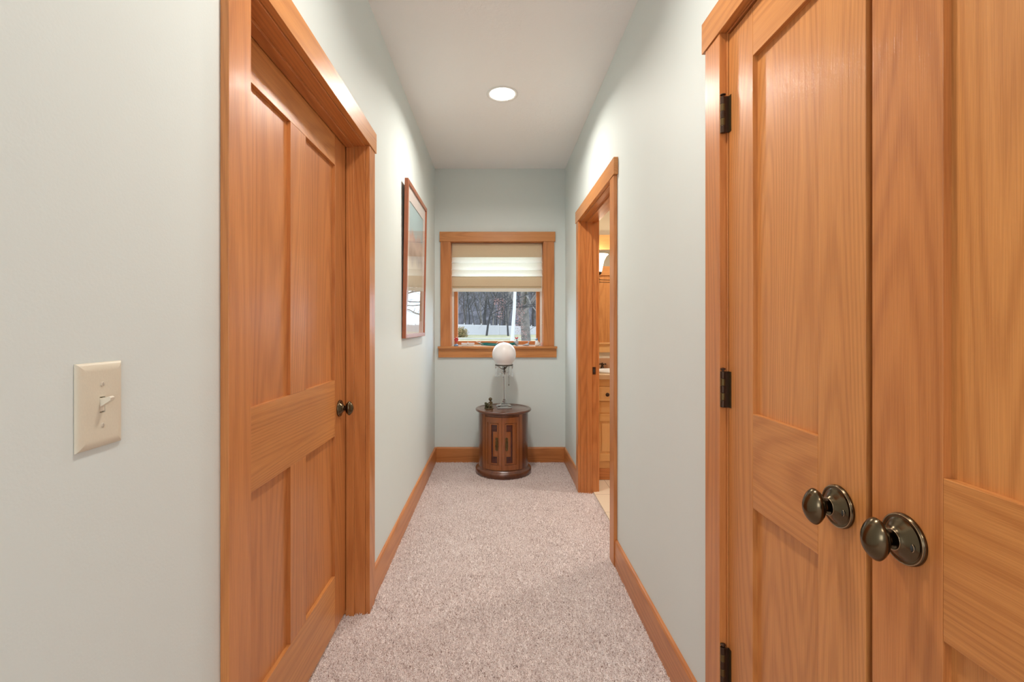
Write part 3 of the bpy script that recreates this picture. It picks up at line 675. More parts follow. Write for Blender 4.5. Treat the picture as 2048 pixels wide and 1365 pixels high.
# pilasters flanking the doors
for sgn in (-1, 1):
    bm = bmesh.new(); a = ac + sgn * (hs + D2(6.5)); arc_slab(bm, BR, BR + .0015, a - D2(4.5), a + D2(4.5), .0590, .5215, 6)
    link('pilaster', bm, walnut_d, tb)
brass_pull = old_brass
for sgn in (-1, 1):
    def A(u): return ac + sgn * u                    # u measured from the meeting edge outwards
    def sl(bm, r0, r1, u0, u1, z0, z1, n=8, mi=0):
        a0, a1 = sorted((A(u0), A(u1))); arc_slab(bm, r0, r1, a0, a1, z0, z1, n, mi)
    U = hs - .004; Z0, Z1 = .0625, .5035
    bm = bmesh.new(); sl(bm, .198, BR - .003, .004, U, Z0, Z1, 14)
    # raised stiles and rails
    sl(bm, BR - .003, BR + .004, .004, .10, Z0, Z1, 3); sl(bm, BR - .003, BR + .004, U - .10, U, Z0, Z1, 3)
    sl(bm, BR - .003, BR + .004, .10, U - .10, Z1 - .045, Z1, 8); sl(bm, BR - .003, BR + .004, .10, U - .10, Z0, Z0 + .045, 8)
    dr = link('door', bm, walnut_d, tb)
    bm = bmesh.new(); ua, ub = .145, .445; za, zb = Z0 + .052, Z1 - .052
    th = .014
    # raised moulding following the stepped outline
    def mo(u0, u1, z0, z1): sl(bm, BR - .003, BR + .0075, u0, u1, z0, z1, 4)
    e = .030
    um = .335; zc = (za + zb) / 2; hb = .1035
    mo(ua, ub, zb - th * .6, zb); mo(ua, ub, za, za + th * .6); mo(ub - e, ub, za, zb)
    mo(ua, um, zc + hb - th * .6, zc + hb); mo(ua, um, zc - hb, zc - hb + th * .6); mo(um - e, um, zc - hb, zc + hb)
    mo(ua, ua + e, zc + hb, zb); mo(ua, ua + e, za, zc - hb)
    sl(bm, BR - .003, BR + .0035, ua, um - e, zc - hb + th * .6, zc + hb - th * .6, 4)
    link('moulding', bm, walnut_d, dr)
    bm = bmesh.new(); sl(bm, BR - .0025, BR + .0005, ua + e, ub - e, zc + hb, zb - th * .6, 4); sl(bm, BR - .0025, BR + .0005, ua + e, ub - e, za + th * .6, zc - hb, 4); sl(bm, BR - .0025, BR + .0005, um, ub - e, zc - hb, zc + hb, 2)
    link('burl_inlay', bm, burl, dr)
    # cast brass pull: scrolled backplate with a drop bail
    a = A(.19); P = lambda r, da, z: Vector((TX + r * math.sin(a + da), TY - r * math.cos(a + da), z))
    bm = bmesh.new()
    prof = [(.0, .056), (.010, .050), (.013, .040), (.007, .030), (.011, .020), (.013, .008), (.008, 0), (.013, -.010), (.012, -.024), (.006, -.032), (.012, -.042), (.009, -.052), (0, -.058)]
    def wq(z):
        for (w0, z0_), (w1, z1_) in zip(prof, prof[1:]):
            if z1_ <= z <= z0_: 
                f = (z - z1_) / (z0_ - z1_); return w1 + (w0 - w1) * f
        return 0
    nz = 40; Lc, Rc = [], []
    for i in range(nz + 1):
        z = .056 - .114 * i / nz; w_ = max(.0008, wq(z)); b_ = BR + .0045
        Lc.append((bm.verts.new(P(b_, -w_ / BR, zc + z)), bm.verts.new(P(b_ + .0025, -w_ * .7 / BR, zc + z))))
        Rc.append((bm.verts.new(P(b_, w_ / BR, zc + z)), bm.verts.new(P(b_ + .0025, w_ * .7 / BR, zc + z))))
    for i in range(nz):
        bm.faces.new((Lc[i][1], Rc[i][1], Rc[i + 1][1], Lc[i + 1][1])); bm.faces.new((Lc[i][0], Lc[i][1], Lc[i + 1][1], Lc[i + 1][0])); bm.faces.new((Rc[i][1], Rc[i][0], Rc[i + 1][0], Rc[i + 1][1]))
    bmesh.ops.recalc_face_normals(bm, faces=bm.faces)
    pts = [P(BR + .009 + .006 * math.sin(PI * i / 14), .010 * math.sin(2 * PI * i / 14) / BR, zc + .030 - .060 * i / 14) for i in range(15)]
    tube(bm, pts, .0022, 6)
    for zz in (.030, -.030): ball(bm, P(BR + .009, 0, zc + zz), .0045, seg=10)
    pts = [P(BR + .008, .009 * math.cos(q) / BR, zc - .040 + .012 * math.sin(q)) for q in [2 * PI * i / 16 for i in range(17)]]; tube(bm, pts, .0018, 6)
    pts = [P(BR + .008, .008 * math.cos(q) / BR, zc + .042 + .010 * math.sin(q)) for q in [2 * PI * i / 16 for i in range(17)]]; tube(bm, pts, .0018, 6)
    link('handle', bm, old_brass, dr, False)['label'] = 'ornate cast brass pull'

# ------------------------------------------------------------------ lamp on the cabinet
LX, LY, LZ = .0605, 4.118, .5484
lamp = thing('globe_lamp', 'crystal column lamp with white glass globe and hanging prisms on the round cabinet', 'lamp', (LX, LY, LZ))
bm = bmesh.new(); h = .060
q = math.radians(4)
def sqp(hw, z): return [(LX + (sx * hw) * math.cos(q) - (sy * hw) * math.sin(q), LY + (sx * hw) * math.sin(q) + (sy * hw) * math.cos(q), LZ + z) for sx, sy in ((-1, -1), (1, -1), (1, 1), (-1, 1))]
L0 = [[bm.verts.new(p) for p in sqp(a, b)] for a, b in ((.064, .0006), (.065, .012), (.058, .019), (.036, .024), (.031, .032), (.022, .036))]
for a, b in zip(L0, L0[1:]):
    for k in range(4): bm.faces.new((a[k], a[(k + 1) % 4], b[(k + 1) % 4], b[k]))
bm.faces.new(L0[0][::-1]); bm.faces.new(L0[-1]); bmesh.ops.recalc_face_normals(bm, faces=bm.faces); link('base', bm, crystal, lamp)
bm = bmesh.new(); lathe(bm, [(.018, .0362), (.021, .042), (.014, .048), (.019, .056), (.0135, .063), (.0105, .07), (.0085, .285), (.010, .293)], (LX, LY, LZ), 12); link('column', bm, crystal, lamp)
bm = bmesh.new(); lathe(bm, [(.0028, .0365), (.0028, .32)], (LX, LY, LZ), 8); link('inner_rod', bm, simple('nickel_rod', (.35, .35, .36), .3, 1), lamp)
bm = bmesh.new(); lathe(bm, [(.010, .2935), (.028, .298), (.036, .305), (.037, .309), (.022, .306), (.012, .302)], (LX, LY, LZ), 24); link('crystal_dish', bm, crystal, lamp, True)
rz = .924 - LZ
pewter = simple('dark_pewter', (.12, .105, .09), .35, .9)
bm = bmesh.new(); lathe(bm, [(.0125, .309), (.014, .32), (.009, .333), (.016, .345), (.013, .353), (.020, .360)], (LX, LY, LZ), 20)
for k in range(3):
    a = k * 2 * PI / 3 + .9
    tube(bm, [(LX + .010 * math.cos(a), LY + .010 * math.sin(a), LZ + .335), (LX + .030 * math.cos(a), LY + .03 * math.sin(a), LZ + .345), (LX + .055 * math.cos(a), LY + .055 * math.sin(a), LZ + rz - .012), (LX + .074 * math.cos(a), LY + .074 * math.sin(a), LZ + rz - .002)], [.0035, .003, .003, .0025], 6)
link('socket_arms', bm, pewter, lamp)
bm = bmesh.new(); lathe(bm, [(.0775, rz - .006), (.079, rz - .004), (.079, rz + .003), (.0775, rz + .005), (.0745, rz + .003), (.0745, rz - .004), (.0775, rz - .006)], (LX, LY, LZ), 48, cap=False); link('gallery_ring', bm, pewter, lamp, True)
def globe_mat():
    m, nt, b = mat('frosted_white_globe_glass'); L = nt.links
    b.inputs['Base Color'].default_value = (.93, .93, .95, 1); b.inputs['Roughness'].default_value = .3; b.inputs['Subsurface Weight'].default_value = .3; b.inputs['Subsurface Radius'].default_value = (.02, .02, .02)
    tc = N(nt, 'ShaderNodeTexCoord'); v = N(nt, 'ShaderNodeTexNoise'); v.inputs['Scale'].default_value = 55; v.inputs['Distortion'].default_value = 1.5; L.new(tc.outputs['Object'], v.inputs['Vector'])
    bp = N(nt, 'ShaderNodeBump'); bp.inputs['Strength'].default_value = .15; bp.inputs['Distance'].default_value = .001; L.new(v.outputs['Fac'], bp.inputs['Height']); L.new(bp.outputs[0], b.inputs['Normal'])
    return m
bm = bmesh.new(); gz = 1.017 - LZ; GR = .1055
prof = [(.0715, rz + .0005), (.0735, rz + .008), (.074, rz + .014)]
a0 = math.asin(.080 / GR)
prof += [(GR * math.sin(a), gz - GR * math.cos(a)) for a in [a0 + (PI - .02 - a0) * i / 26 for i in range(27)]]
lathe(bm, prof, (LX, LY, LZ), 48); link('globe_shade', bm, globe_mat(), lamp, True)
bm = bmesh.new()
def prism_drop(bm, x, y, z):
    lathe(bm, [(.0012, 0), (.0055, -.007), (.0055, -.011), (.0015, -.018)], (x, y, z), 6)
    lathe(bm, [(.001, -.019), (.0042, -.026), (.0042, -.058), (.0078, -.078), (.0055, -.090), (.001, -.098)], (x, y, z), 6)
base_pr = None
for k in range(10):
    a = 2 * PI * k / 10 + .2
    if base_pr is None:
        bm = bmesh.new(); prism_drop(bm, 0, 0, 0); base_pr = link('crystal_prism', bm, crystal, lamp); o = base_pr
    else:
        o = base_pr.copy(); C.objects.link(o); o.parent = lamp
    o.matrix_parent_inverse = Matrix.Identity(4)
    o.location = (.0765 * math.cos(a), .0765 * math.sin(a), rz - .007)
bm = bmesh.new()
for k in range(24): ball(bm, (LX + .041, LY - .045, LZ + rz - .004 - k * .0068), .0021, seg=6)
ball(bm, (LX + .041, LY - .045, LZ + rz - .172), .0045, 1, 1, 1.7, 8); link('pull_chain', bm, pewter, lamp)

# ------------------------------------------------------------------ bronze figurine
FXc, FYc, FZc = -.072, 4.052, .5484
fg_m = simple('patinated_bronze', (.115, .085, .045), .42, .75)
fig = thing('figurine', 'small bronze figurine of a seated child with a bundle beside the lamp', 'figurine', (FXc, FYc, FZc))
def skin_fig(name, nodes, edges, m, parent):
    me = bpy.data.meshes.new(name); me.from_pydata([n[0] for n in nodes], edges, []); me.materials.append(m)
    o = bpy.data.objects.new(name, me); C.objects.link(o); o.parent = parent
    sk = o.modifiers.new('skin', 'SKIN'); sk.use_smooth_shade = True
    for i, n in enumerate(nodes): me.skin_vertices[0].data[i].radius = (n[1], n[1])
    me.skin_vertices[0].data[0].use_root = True
    sb = o.modifiers.new('sub', 'SUBSURF'); sb.levels = 2; sb.render_levels = 2
    return o
nodes = [((.014, 0, .020), .012), ((.014, .002, .040), .0105), ((.015, .001, .055), .009), ((.013, -.001, .066), .005),
         ((.004, -.002, .055), .0048), ((-.008, -.012, .046), .0040), ((-.014, -.020, .038), .0032),
         ((.026, -.002, .054), .0048), ((.029, -.012, .040), .0040), ((.020, -.022, .034), .0032),
         ((.006, -.018, .018), .0075), ((.001, -.030, .026), .006), ((.000, -.036, .008), .0045), ((.001, -.044, .004), .0035),
         ((.024, -.018, .018), .0075), ((.030, -.028, .026), .006), ((.029, -.036, .008), .0045), ((.029, -.044, .004), .0035)]
edges = [(0, 1), (1, 2), (2, 3), (2, 4), (4, 5), (5, 6), (2, 7), (7, 8), (8, 9), (0, 10), (10, 11), (11, 12), (12, 13), (0, 14), (14, 15), (15, 16), (16, 17)]
skin_fig('body', nodes, edges, fg_m, fig)
bm = bmesh.new(); ball(bm, (.012, -.003, .079), .0135, 1, 1, 1.08, 20); ball(bm, (.012, -.016, .078), .003, seg=8); ball(bm, (.0075, -.0145, .082), .0016, seg=6); ball(bm, (.0165, -.0145, .082), .0016, seg=6)
ball(bm, (-.0015, -.003, .079), .0032, .6, 1, 1.2, 8); ball(bm, (.0255, -.003, .079), .0032, .6, 1, 1.2, 8)
for k in range(26):
    a = R.uniform(0, 2 * PI); e = R.uniform(.15, 1.4); ball(bm, (.012 + .0125 * math.cos(a) * math.cos(e), .001 + .0125 * math.sin(a) * math.cos(e), .081 + .0125 * math.sin(e)), .0042, seg=6)
link('head', bm, fg_m, fig, True).matrix_parent_inverse = Matrix.Identity(4)
bm = bmesh.new()
for k in range(34):
    ball(bm, (-.018 + R.uniform(-.012, .012), -.006 + R.uniform(-.014, .014), .010 + R.random() * .036), R.uniform(.006, .011), 1, 1, R.uniform(.7, 1.2), 10)
link('bundle', bm, simple('dark_green_patina', (.085, .085, .045), .4, .7), fig, True).matrix_parent_inverse = Matrix.Identity(4)
bm = bmesh.new(); lathe(bm, [(.040, 0), (.041, .003), (.038, .007), (.030, .009)], (0, -.010, 0), 20); link('plinth', bm, fg_m, fig, True).matrix_parent_inverse = Matrix.Identity(4)

# ------------------------------------------------------------------ ornaments on the window stool
SZ = 1.0782
def gl(name, c): return glass_mat(name, c, .05)
red_g = simple('red_enamel', (.60, .05, .06), .2); blue_c = simple('blue_glaze', (.16, .28, .45), .25); white_c = simple('white_glaze', (.80, .80, .78), .3)
teal_g = simple('teal_glass_wing', (.02, .30, .30), .08, Transmission_Weight=.55); grey_c = simple('grey_glaze', (.38, .40, .44), .3); pink_c = simple('pink_glaze', (.75, .45, .42), .3)
YS = YF + .018
def sill(name, label, cat, x, y=YS): return thing(name, label, cat, (x, y, SZ))
def sub(parent, name, bm, m, smooth=True):
    o = link(name, bm, m, parent, smooth); o.matrix_parent_inverse = Matrix.Identity(4); return o
t = sill('flower_ornament', 'red blossom ornament on a blue round base at the left end of the window sill', 'ornament', -.386)
bm = bmesh.new(); lathe(bm, [(.021, 0), (.022, .006), (.017, .016), (.008, .021)], (0, 0, 0), 20); sub(t, 'base', bm, blue_c)
bm = bmesh.new(); tube(bm, [(0, 0, .02), (.002, 0, .05)], .003, 6)
for k in range(6):
    a = k * PI / 3; ball(bm, (.002 + .012 * math.cos(a), 0, .062 + .012 * math.sin(a)), .0085, 1, .6, 1, 10)
sub(t, 'blossom', bm, red_g)
bm = bmesh.new()
for k in range(5):
    a = k * PI / 2.5 + .3; ball(bm, (.002 + .019 * math.cos(a), .004, .064 + .017 * math.sin(a)), .005, 1, .6, 1, 8)
sub(t, 'petal_tips', bm, white_c)
t = sill('trinket_box', 'small white oblong trinket box on the window sill', 'box', -.276)
bm = bmesh.new(); bx(bm, -.060, .060, -.014, .014, 0, .022, .004); sub(t, 'box', bm, white_c, False)
bm = bmesh.new(); bx(bm, -.062, .062, -.016, .016, .0222, .029, .003); sub(t, 'lid', bm, white_c, False)
bm = bmesh.new(); ball(bm, (0, -.016, .020), .006, 1, .6, 1, 10); ball(bm, (0, 0, .033), .006, 1, 1, 1, 10); sub(t, 'clasp', bm, steel)
t = sill('glass_dragonfly', 'long teal glass dragonfly lying on the window sill behind the lamp globe', 'ornament', .0)
def wing(bm, pts, y, th):
    prism(bm, pts, 'y', y - th / 2, y + th / 2)
bm = bmesh.new(); tube(bm, [(-.15, 0, .012), (-.05, -.002, .010), (.06, 0, .010), (.17, 0, .016)], [.004, .008, .010, .004], 8); ball(bm, (.178, 0, .018), .011, seg=12); sub(t, 'body', bm, teal_g)
for pts in ([(-.19, .030), (-.10, .034), (.05, .020), (.05, .004), (-.12, .006)], [(.03, .006), (.03, .020), (.12, .030), (.195, .038), (.18, .012)]):
    bm = bmesh.new(); wing(bm, pts, .006, .004); sub(t, 'wing', bm, teal_g, False)
bm = bmesh.new(); tube(bm, [(-.015, .012, .02), (.01, .012, .042), (.05, .012, .046), (.075, .012, .03)], .0025, 6); sub(t, 'antenna', bm, white_c); bm = bmesh.new(); tube(bm, [(-.20, .0, .044), (-.175, .0, .034), (-.155, 0, .040)], .003, 6); tube(bm, [(-.175, .0, .034), (-.13, 0, .016)], .002, 6); sub(t, 'antenna', bm, white_c)
t = sill('rooster_ornament', 'upright figurine with a red crest to the right of the lamp globe', 'figurine', .183)
bm = bmesh.new(); lathe(bm, [(.012, 0), (.013, .004), (.007, .010), (.016, .022), (.019, .034), (.012, .048), (.008, .058), (.010, .064), (.006, .070)], (0, 0, 0), 16); tube(bm, [(-.012, 0, .03), (-.026, 0, .044), (-.030, 0, .036)], [.008, .005, .002], 8); sub(t, 'body', bm, grey_c)
bm = bmesh.new(); ball(bm, (-.002, 0, .074), .0085, 1.5, .7, .8, 12); ball(bm, (.009, 0, .080), .006, 1, .7, 1, 8); ball(bm, (-.012, 0, .080), .005, 1, .7, 1, 8); sub(t, 'crest', bm, red_g)
t = sill('bird_figurine', 'low grey bird figurine near the right end of the window sill', 'figurine', .275)
bm = bmesh.new(); ball(bm, (.006, 0, .012), .014, 1.4, .8, .85, 16); tube(bm, [(-.01, 0, .010), (-.030, 0, .008), (-.038, 0, .010)], [.008, .005, .002], 8); tube(bm, [(.014, 0, .018), (.020, 0, .032)], [.007, .005], 8); ball(bm, (.020, 0, .036), .0075, seg=12); sub(t, 'body', bm, grey_c)
bm = bmesh.new(); lathe(bm, [(.002, 0), (.0002, .008)], (.020, -.008, .036), 8, 'y'); sub(t, 'beak', bm, pink_c)
t = sill('penguin_figurine', 'tall blue-grey bird figurine at the right end of the window sill', 'figurine', .375)
bm = bmesh.new(); lathe(bm, [(.012, 0), (.019, .006), (.021, .022), (.016, .040), (.009, .052), (.006, .056)], (0, 0, 0), 16); tube(bm, [(.012, 0, .034), (.028, 0, .016), (.036, .0, .008)], [.008, .006, .002], 8); sub(t, 'body', bm, white_c)
bm = bmesh.new(); ball(bm, (-.004, 0, .062), .011, 1, .9, 1, 14); tube(bm, [(-.012, -.002, .062), (-.024, -.004, .060)], [.004, .001], 6); ball(bm, (.004, 0, .076), .005, .6, .6, 1.4, 8); sub(t, 'head', bm, blue_c)
bm = bmesh.new(); ball(bm, (-.013, 0, .028), .014, .5, .9, 1.4, 12); ball(bm, (.012, 0, .030), .014, .5, .9, 1.3, 12); sub(t, 'wing', bm, grey_c)
t = sill('pink_ornament', 'tiny pink ornament in the right corner of the window sill', 'ornament', .418)
bm = bmesh.new(); lathe(bm, [(.008, 0), (.009, .006), (.004, .014), (.006, .028), (.002, .036)], (0, 0, 0), 12); tube(bm, [(0, 0, .02), (-.010, 0, .030)], [.003, .002], 6); tube(bm, [(0, 0, .02), (.006, 0, .040)], [.003, .002], 6); sub(t, 'body', bm, pink_c)

# ------------------------------------------------------------------ bathroom fittings
VY = 3.825; VX0, VX1 = XR + TW + .012, 2.2
VB = YF - .009
van = thing('bathroom_vanity', 'honey wood bathroom vanity with dark knobs behind the doorway', 'vanity', (1.5, VY, 0))
bm = bmesh.new(); bx(bm, VX0, VX1, VY + .003, VB, .002, .829); link('carcass', bm, honey['z'], van)
hx_ = honey['x']
def vb(name, x0, x1, z0, z1, y0, m, par=van, bev=.0015):
    bm = bmesh.new(); bx(bm, x0, x1, y0, VY + .0028, z0, z1, bev); return link(name, bm, m, par)
vb('face_rail', VX0, VX1, .770, .829, VY, hx_); vb('face_rail', VX0, VX1, .553, .650, VY, hx_); vb('face_rail', VX0, VX1, .098, .157, VY, hx_); vb('toe_board', VX0, VX1, .002, .0975, VY + .0005, redoak['x'])
uw = (VX1 - VX0) / 3
dr_y = VY - .016
for k in range(3):
    xa, xb = VX0 + k * uw + .018, VX0 + (k + 1) * uw - .018
    d_ = vb('drawer', xa, xb, .6535, .7665, dr_y, hx_, bev=.003)
    kx = .8985 if k == 0 else (xa + xb) / 2
    bm = bmesh.new(); lathe(bm, [(.006, 0), (.005, -.012), (.013, -.016), (.0165, -.022), (.013, -.028), (.002, -.030)], (kx, dr_y, .708), 20, 'y'); link('knob', bm, dark_bronze, d_, True)
    bm = bmesh.new(); bx(bm, xa + .0552, xb - .0552, dr_y + .009, VY + .0028, .2182, .4878); bx(bm, xa + .075, xb - .075, dr_y + .004, dr_y + .009, .238, .468, .002)
    dd = link('door', bm, honey['z'], van)
    vb('stile', xa, xa + .055, .160, .5435, dr_y, honey['z'], dd); vb('stile', xb - .055, xb, .160, .5435, dr_y, honey['z'], dd)
    vb('rail', xa + .0552, xb - .0552, .160, .218, dr_y, hx_, dd); vb('rail', xa + .0552, xb - .0552, .488, .5435, dr_y, hx_, dd)
stone = simple('tan_stone_counter', (.62, .42, .24), .25)
ct = thing('vanity_counter', 'tan stone vanity countertop with backsplash', 'countertop', (1.5, VY, .829))
bm = bmesh.new(); bx(bm, VX0 - .001, VX1 + .02, VY - .025, VB, .8295, .8695, .004); link('slab', bm, stone, ct)
bm = bmesh.new(); bx(bm, VX0 - .001, VX1 + .02, VB - .02, VB, .870, .968, .002); link('backsplash', bm, simple('mottled_stone', (.58, .33, .18), .25), ct)
sk_ = thing('sink', 'white oval sink set in the vanity counter', 'sink', (1.05, 4.04, .87))
bm = bmesh.new(); rings = []
for rx, ry, z in ((.232, .172, .870), (.235, .175, .878), (.225, .165, .886), (.208, .150, .884), (.19, .135, .872), (.02, .02, .8705)):
    rings.append([bm.verts.new((1.06 + rx * math.cos(2 * PI * k / 40), 4.045 + ry * math.sin(2 * PI * k / 40), z)) for k in range(40)])
for a, b in zip(rings, rings[1:]):
    for k in range(40): bm.faces.new((a[k], a[(k + 1) % 40], b[(k + 1) % 40], b[k]))
bm.faces.new(rings[0][::-1]); bm.faces.new(rings[-1]); bmesh.ops.recalc_face_normals(bm, faces=bm.faces); link('basin', bm, white_c, sk_, True)
fa = thing('faucet', 'dark bronze widespread faucet with cross handles behind the sink', 'faucet', (1.06, 4.27, .87))
for hx0 in (.965, 1.155):
    bm = bmesh.new(); lathe(bm, [(.026, 0), (.025, .006), (.016, .014), (.010, .034), (.013, .044), (.009, .052), (.004, .062)], (hx0, 4.27, .870), 20)
    for a in (0.15, PI / 2 + .15):
        tube(bm, [(hx0 - .030 * math.cos(a), 4.27 - .030 * math.sin(a), .918), (hx0 + .030 * math.cos(a), 4.27 + .030 * math.sin(a), .918)], .0045, 8)
    for a in (0.15, PI / 2 + .15, PI + .15, 1.5 * PI + .15): ball(bm, (hx0 + .031 * math.cos(a), 4.27 + .031 * math.sin(a), .918), .0068, seg=10)
    link('handle', bm, dark_bronze, fa, True)
bm = bmesh.new(); lathe(bm, [(.026, 0), (.016, .014), (.012, .04)], (1.06, 4.27, .870), 20); tube(bm, [(1.06, 4.27, .91), (1.06, 4.27, 1.0), (1.06, 4.24, 1.03), (1.06, 4.18, 1.03), (1.06, 4.15, 1.0)], .010, 10); link('spout', bm, dark_bronze, fa, True)
# framed mirror
mir = thing('vanity_mirror', 'large wood framed mirror above the vanity', 'mirror', (1.5, VB, 1.02))
MX0, MX1 = VX0 + .03, 2.15
mirror_m = simple('mirror_silver', (.9, .9, .88), .0, 1.0)
def mb(name, x0, x1, z0, z1, y0, m, par=mir, bev=.002):
    bm = bmesh.new(); bx(bm, x0, x1, y0, VB - .0005, z0, z1, bev); return link(name, bm, m, par)
mb('frame_rail', MX0, MX1, 1.982, 2.115, VB - .03, hx_); mb('frame_rail', MX0, MX1, 1.022, 1.098, VB - .022, hx_); mb('ledge', MX0 - .01, MX1 + .01, 1.0985, 1.112, VB - .040, honey['x'])
mb('frame_rail', MX0, MX0 + .06, 1.1125, 1.9815, VB - .022, honey['z']); mb('frame_rail', MX1 - .06, MX1, 1.1125, 1.9815, VB - .022, honey['z'])
mb('mirror_glass', MX0 + .0605, MX1 - .0605, 1.1125, 1.9815, VB - .006, mirror_m, bev=0)
# sconce
vl = thing('vanity_light', 'bronze bath light with flared white glass shades in front of the mirror', 'wall light', (1.2, 4.25, 1.69))
bm = bmesh.new(); tube(bm, [(.917, 4.235, 1.690), (1.1, 4.235, 1.684), (1.2, 4.235, 1.690), (1.3, 4.235, 1.684), (1.483, 4.235, 1.690)], .0030, 8); lathe(bm, [(.05, 0), (.048, -.012), (.02, -.02), (.012, -.095)], (1.2, VB - .0065, 1.69), 24, 'y'); link('arm', bm, dark_bronze, vl, True)
sh_m = emis('lit_shade_glass', (1, .86, .64), 1.7)
for xx in (.917, 1.2, 1.483):
    bm = bmesh.new(); lathe(bm, [(.006, -.014), (.014, -.010), (.010, 0), (.017, .010), (.011, .018), (.016, .030), (.012, .038), (.030, .052), (.036, .068), (.034, .070)], (xx, 4.235, 1.690), 20); link('socket', bm, dark_bronze, vl, True)
    bm = bmesh.new(); lathe(bm, [(.034, .070), (.038, .085), (.044, .12), (.055, .17), (.075, .21), (.094, .228), (.091, .229), (.072, .212), (.052, .172), (.041, .12), (.034, .086), (.002, .075)], (xx, 4.235, 1.690), 40); link('glass_shade', bm, sh_m, vl, True)
    d = bpy.data.lights.new('bulb', 'POINT'); d.energy = .5; d.color = (1, .80, .56); d.shadow_soft_size = .03
    o = bpy.data.objects.new('bulb', d); C.objects.link(o); o.location = (xx, 4.225, 1.93)

# ------------------------------------------------------------------ outdoors
def noise_mat(name, c1, c2, scale, rough=.9, stretch=(1, 1, 1), detail=6, bump=.3, lo=.35, hi=.65):
    m, nt, b = mat(name); L = nt.links; tc = N(nt, 'ShaderNodeTexCoord'); mp = N(nt, 'ShaderNodeMapping'); mp.inputs['Scale'].default_value = stretch; L.new(tc.outputs['Object'], mp.inputs[0])
    n = N(nt, 'ShaderNodeTexNoise'); n.inputs['Scale'].default_value = scale; n.inputs['Detail'].default_value = detail; L.new(mp.outputs[0], n.inputs['Vector'])
    cr = N(nt, 'ShaderNodeValToRGB'); cr.color_ramp.elements[0].position = lo; cr.color_ramp.elements[1].position = hi; cr.color_ramp.elements[0].color = (*c1, 1); cr.color_ramp.elements[1].color = (*c2, 1)
    L.new(n.outputs['Fac'], cr.inputs['Fac']); L.new(cr.outputs['Color'], b.inputs['Base Color']); b.inputs['Roughness'].default_value = rough
    return m
grass_m = noise_mat('winter_lawn', (.085, .085, .032), (.17, .148, .075), 1.2)
wood_m = noise_mat('wooded_slope', (.012, .012, .016), (.050, .045, .056), .9, stretch=(1.6, .3, .5), detail=9)
bark_m = noise_mat('grey_bark', (.025, .023, .023), (.075, .066, .062), 4, stretch=(3, 3, .6))
bark_b = noise_mat('pale_bark', (.045, .040, .036), (.115, .10, .09), 3)
bark_d = noise_mat('dark_bark', (.008, .008, .009), (.026, .023, .024), 6)
path_m = noise_mat('pale_path', (.13, .125, .105), (.18, .17, .145), 2)
vinyl_m = simple('white_vinyl', (.33, .325, .335), .5)
def gz_(y): return -.45 + max(0, min(1, (y - 15) / 45)) * .55        # ground height: rises gently to the fence
bm = bmesh.new(); ys = [4.9, 10, 15, 20, 26, 32, 38, 44, 50, 56, 60, 70, 90, 140]
vs = [[bm.verts.new((x, y, gz_(y))) for x in (-70, 0, 70)] for y in ys]
for a, b in zip(vs, vs[1:]):
    for k in range(2): bm.faces.new((a[k], a[k + 1], b[k + 1], b[k]))
struct('lawn', bm, grass_m, 'winter lawn outside the window', 'lawn')
bm = bmesh.new(); vs = [[bm.verts.new((x, y, gz_(y) + .02)) for x in (-30, -2.6, 4, 30)] for y in (46.5, 49.0)]
for k in range(3): bm.faces.new((vs[0][k], vs[0][k + 1], vs[1][k + 1], vs[1][k]))
struct('path', bm, path_m, 'pale path crossing the lawn before the fence', 'path')
bm = bmesh.new(); NX, NYh = 60, 14; g_ = []
for j in range(NYh + 1):
    row = []
    for i in range(NX + 1):
        x = -75 + 88 * i / NX; u = j / NYh; y = 92 + 34 * u
        h = 17 * (u ** .8) * min(1, max(0, (12.5 - x) / 6)) ** .7
        row.append(bm.verts.new((x + R.uniform(-.4, .4), y + R.uniform(-.6, .6), gz_(y) - .1 + h + (R.uniform(-.5, .9) if j else 0) * min(1, h))))
    g_.append(row)
for a, b in zip(g_, g_[1:]):
    for i in range(NX): bm.faces.new((a[i], a[i + 1], b[i + 1], b[i]))
struct('hillside', bm, wood_m, 'grey-violet wooded slope beyond the fence', 'hillside')

def tree_mesh(name, H, trunk_r, levels, nb, spread, seed, m, sides=5, low=.35, droop=0, twig=.5):
    rr = random.Random(seed); bm = bmesh.new()
    def grow(p, d, L_, r0, lev):
        pts = [p]; rads = [r0]; seg = 4
        dd = d.copy()
        for i in range(seg):
            dd = (dd + Vector((rr.uniform(-.18, .18), rr.uniform(-.18, .18), rr.uniform(-.08, .14) - droop * (lev > 0)))).normalized()
            pts.append(pts[-1] + dd * L_ / seg); rads.append(r0 * (1 - .62 * (i + 1) / seg))
        tube(bm, pts, rads, max(3, sides - lev))
        if lev < levels:
            for k in range(nb if lev else nb + 3):
                t_ = rr.uniform(low if lev == 0 else .15, 1.0); i = min(seg - 1, int(t_ * seg)); f = t_ * seg - i
                q = pts[i].lerp(pts[i + 1], f); rad = rads[i] + (rads[i + 1] - rads[i]) * f
                a = rr.uniform(0, 2 * PI); side = dd.orthogonal().normalized(); side.rotate(Matrix.Rotation(a, 3, dd))
                nd = (dd * (1 - spread) + side * spread + Vector((0, 0, .15))).normalized()
                grow(q, nd, L_ * rr.uniform(.38, .62), rad * twig, lev + 1)
    grow(Vector((0, 0, 0)), Vector((0, 0, 1)), H, trunk_r, 0)
    me = bpy.data.meshes.new(name); bm.to_mesh(me); bm.free(); me.materials.append(m); return me
variants = [tree_mesh('bare_tree', 9 + k, .13, 3, 5, .62, 40 + k, [bark_m, bark_d, bark_b, bark_m][k], 5) for k in range(4)]
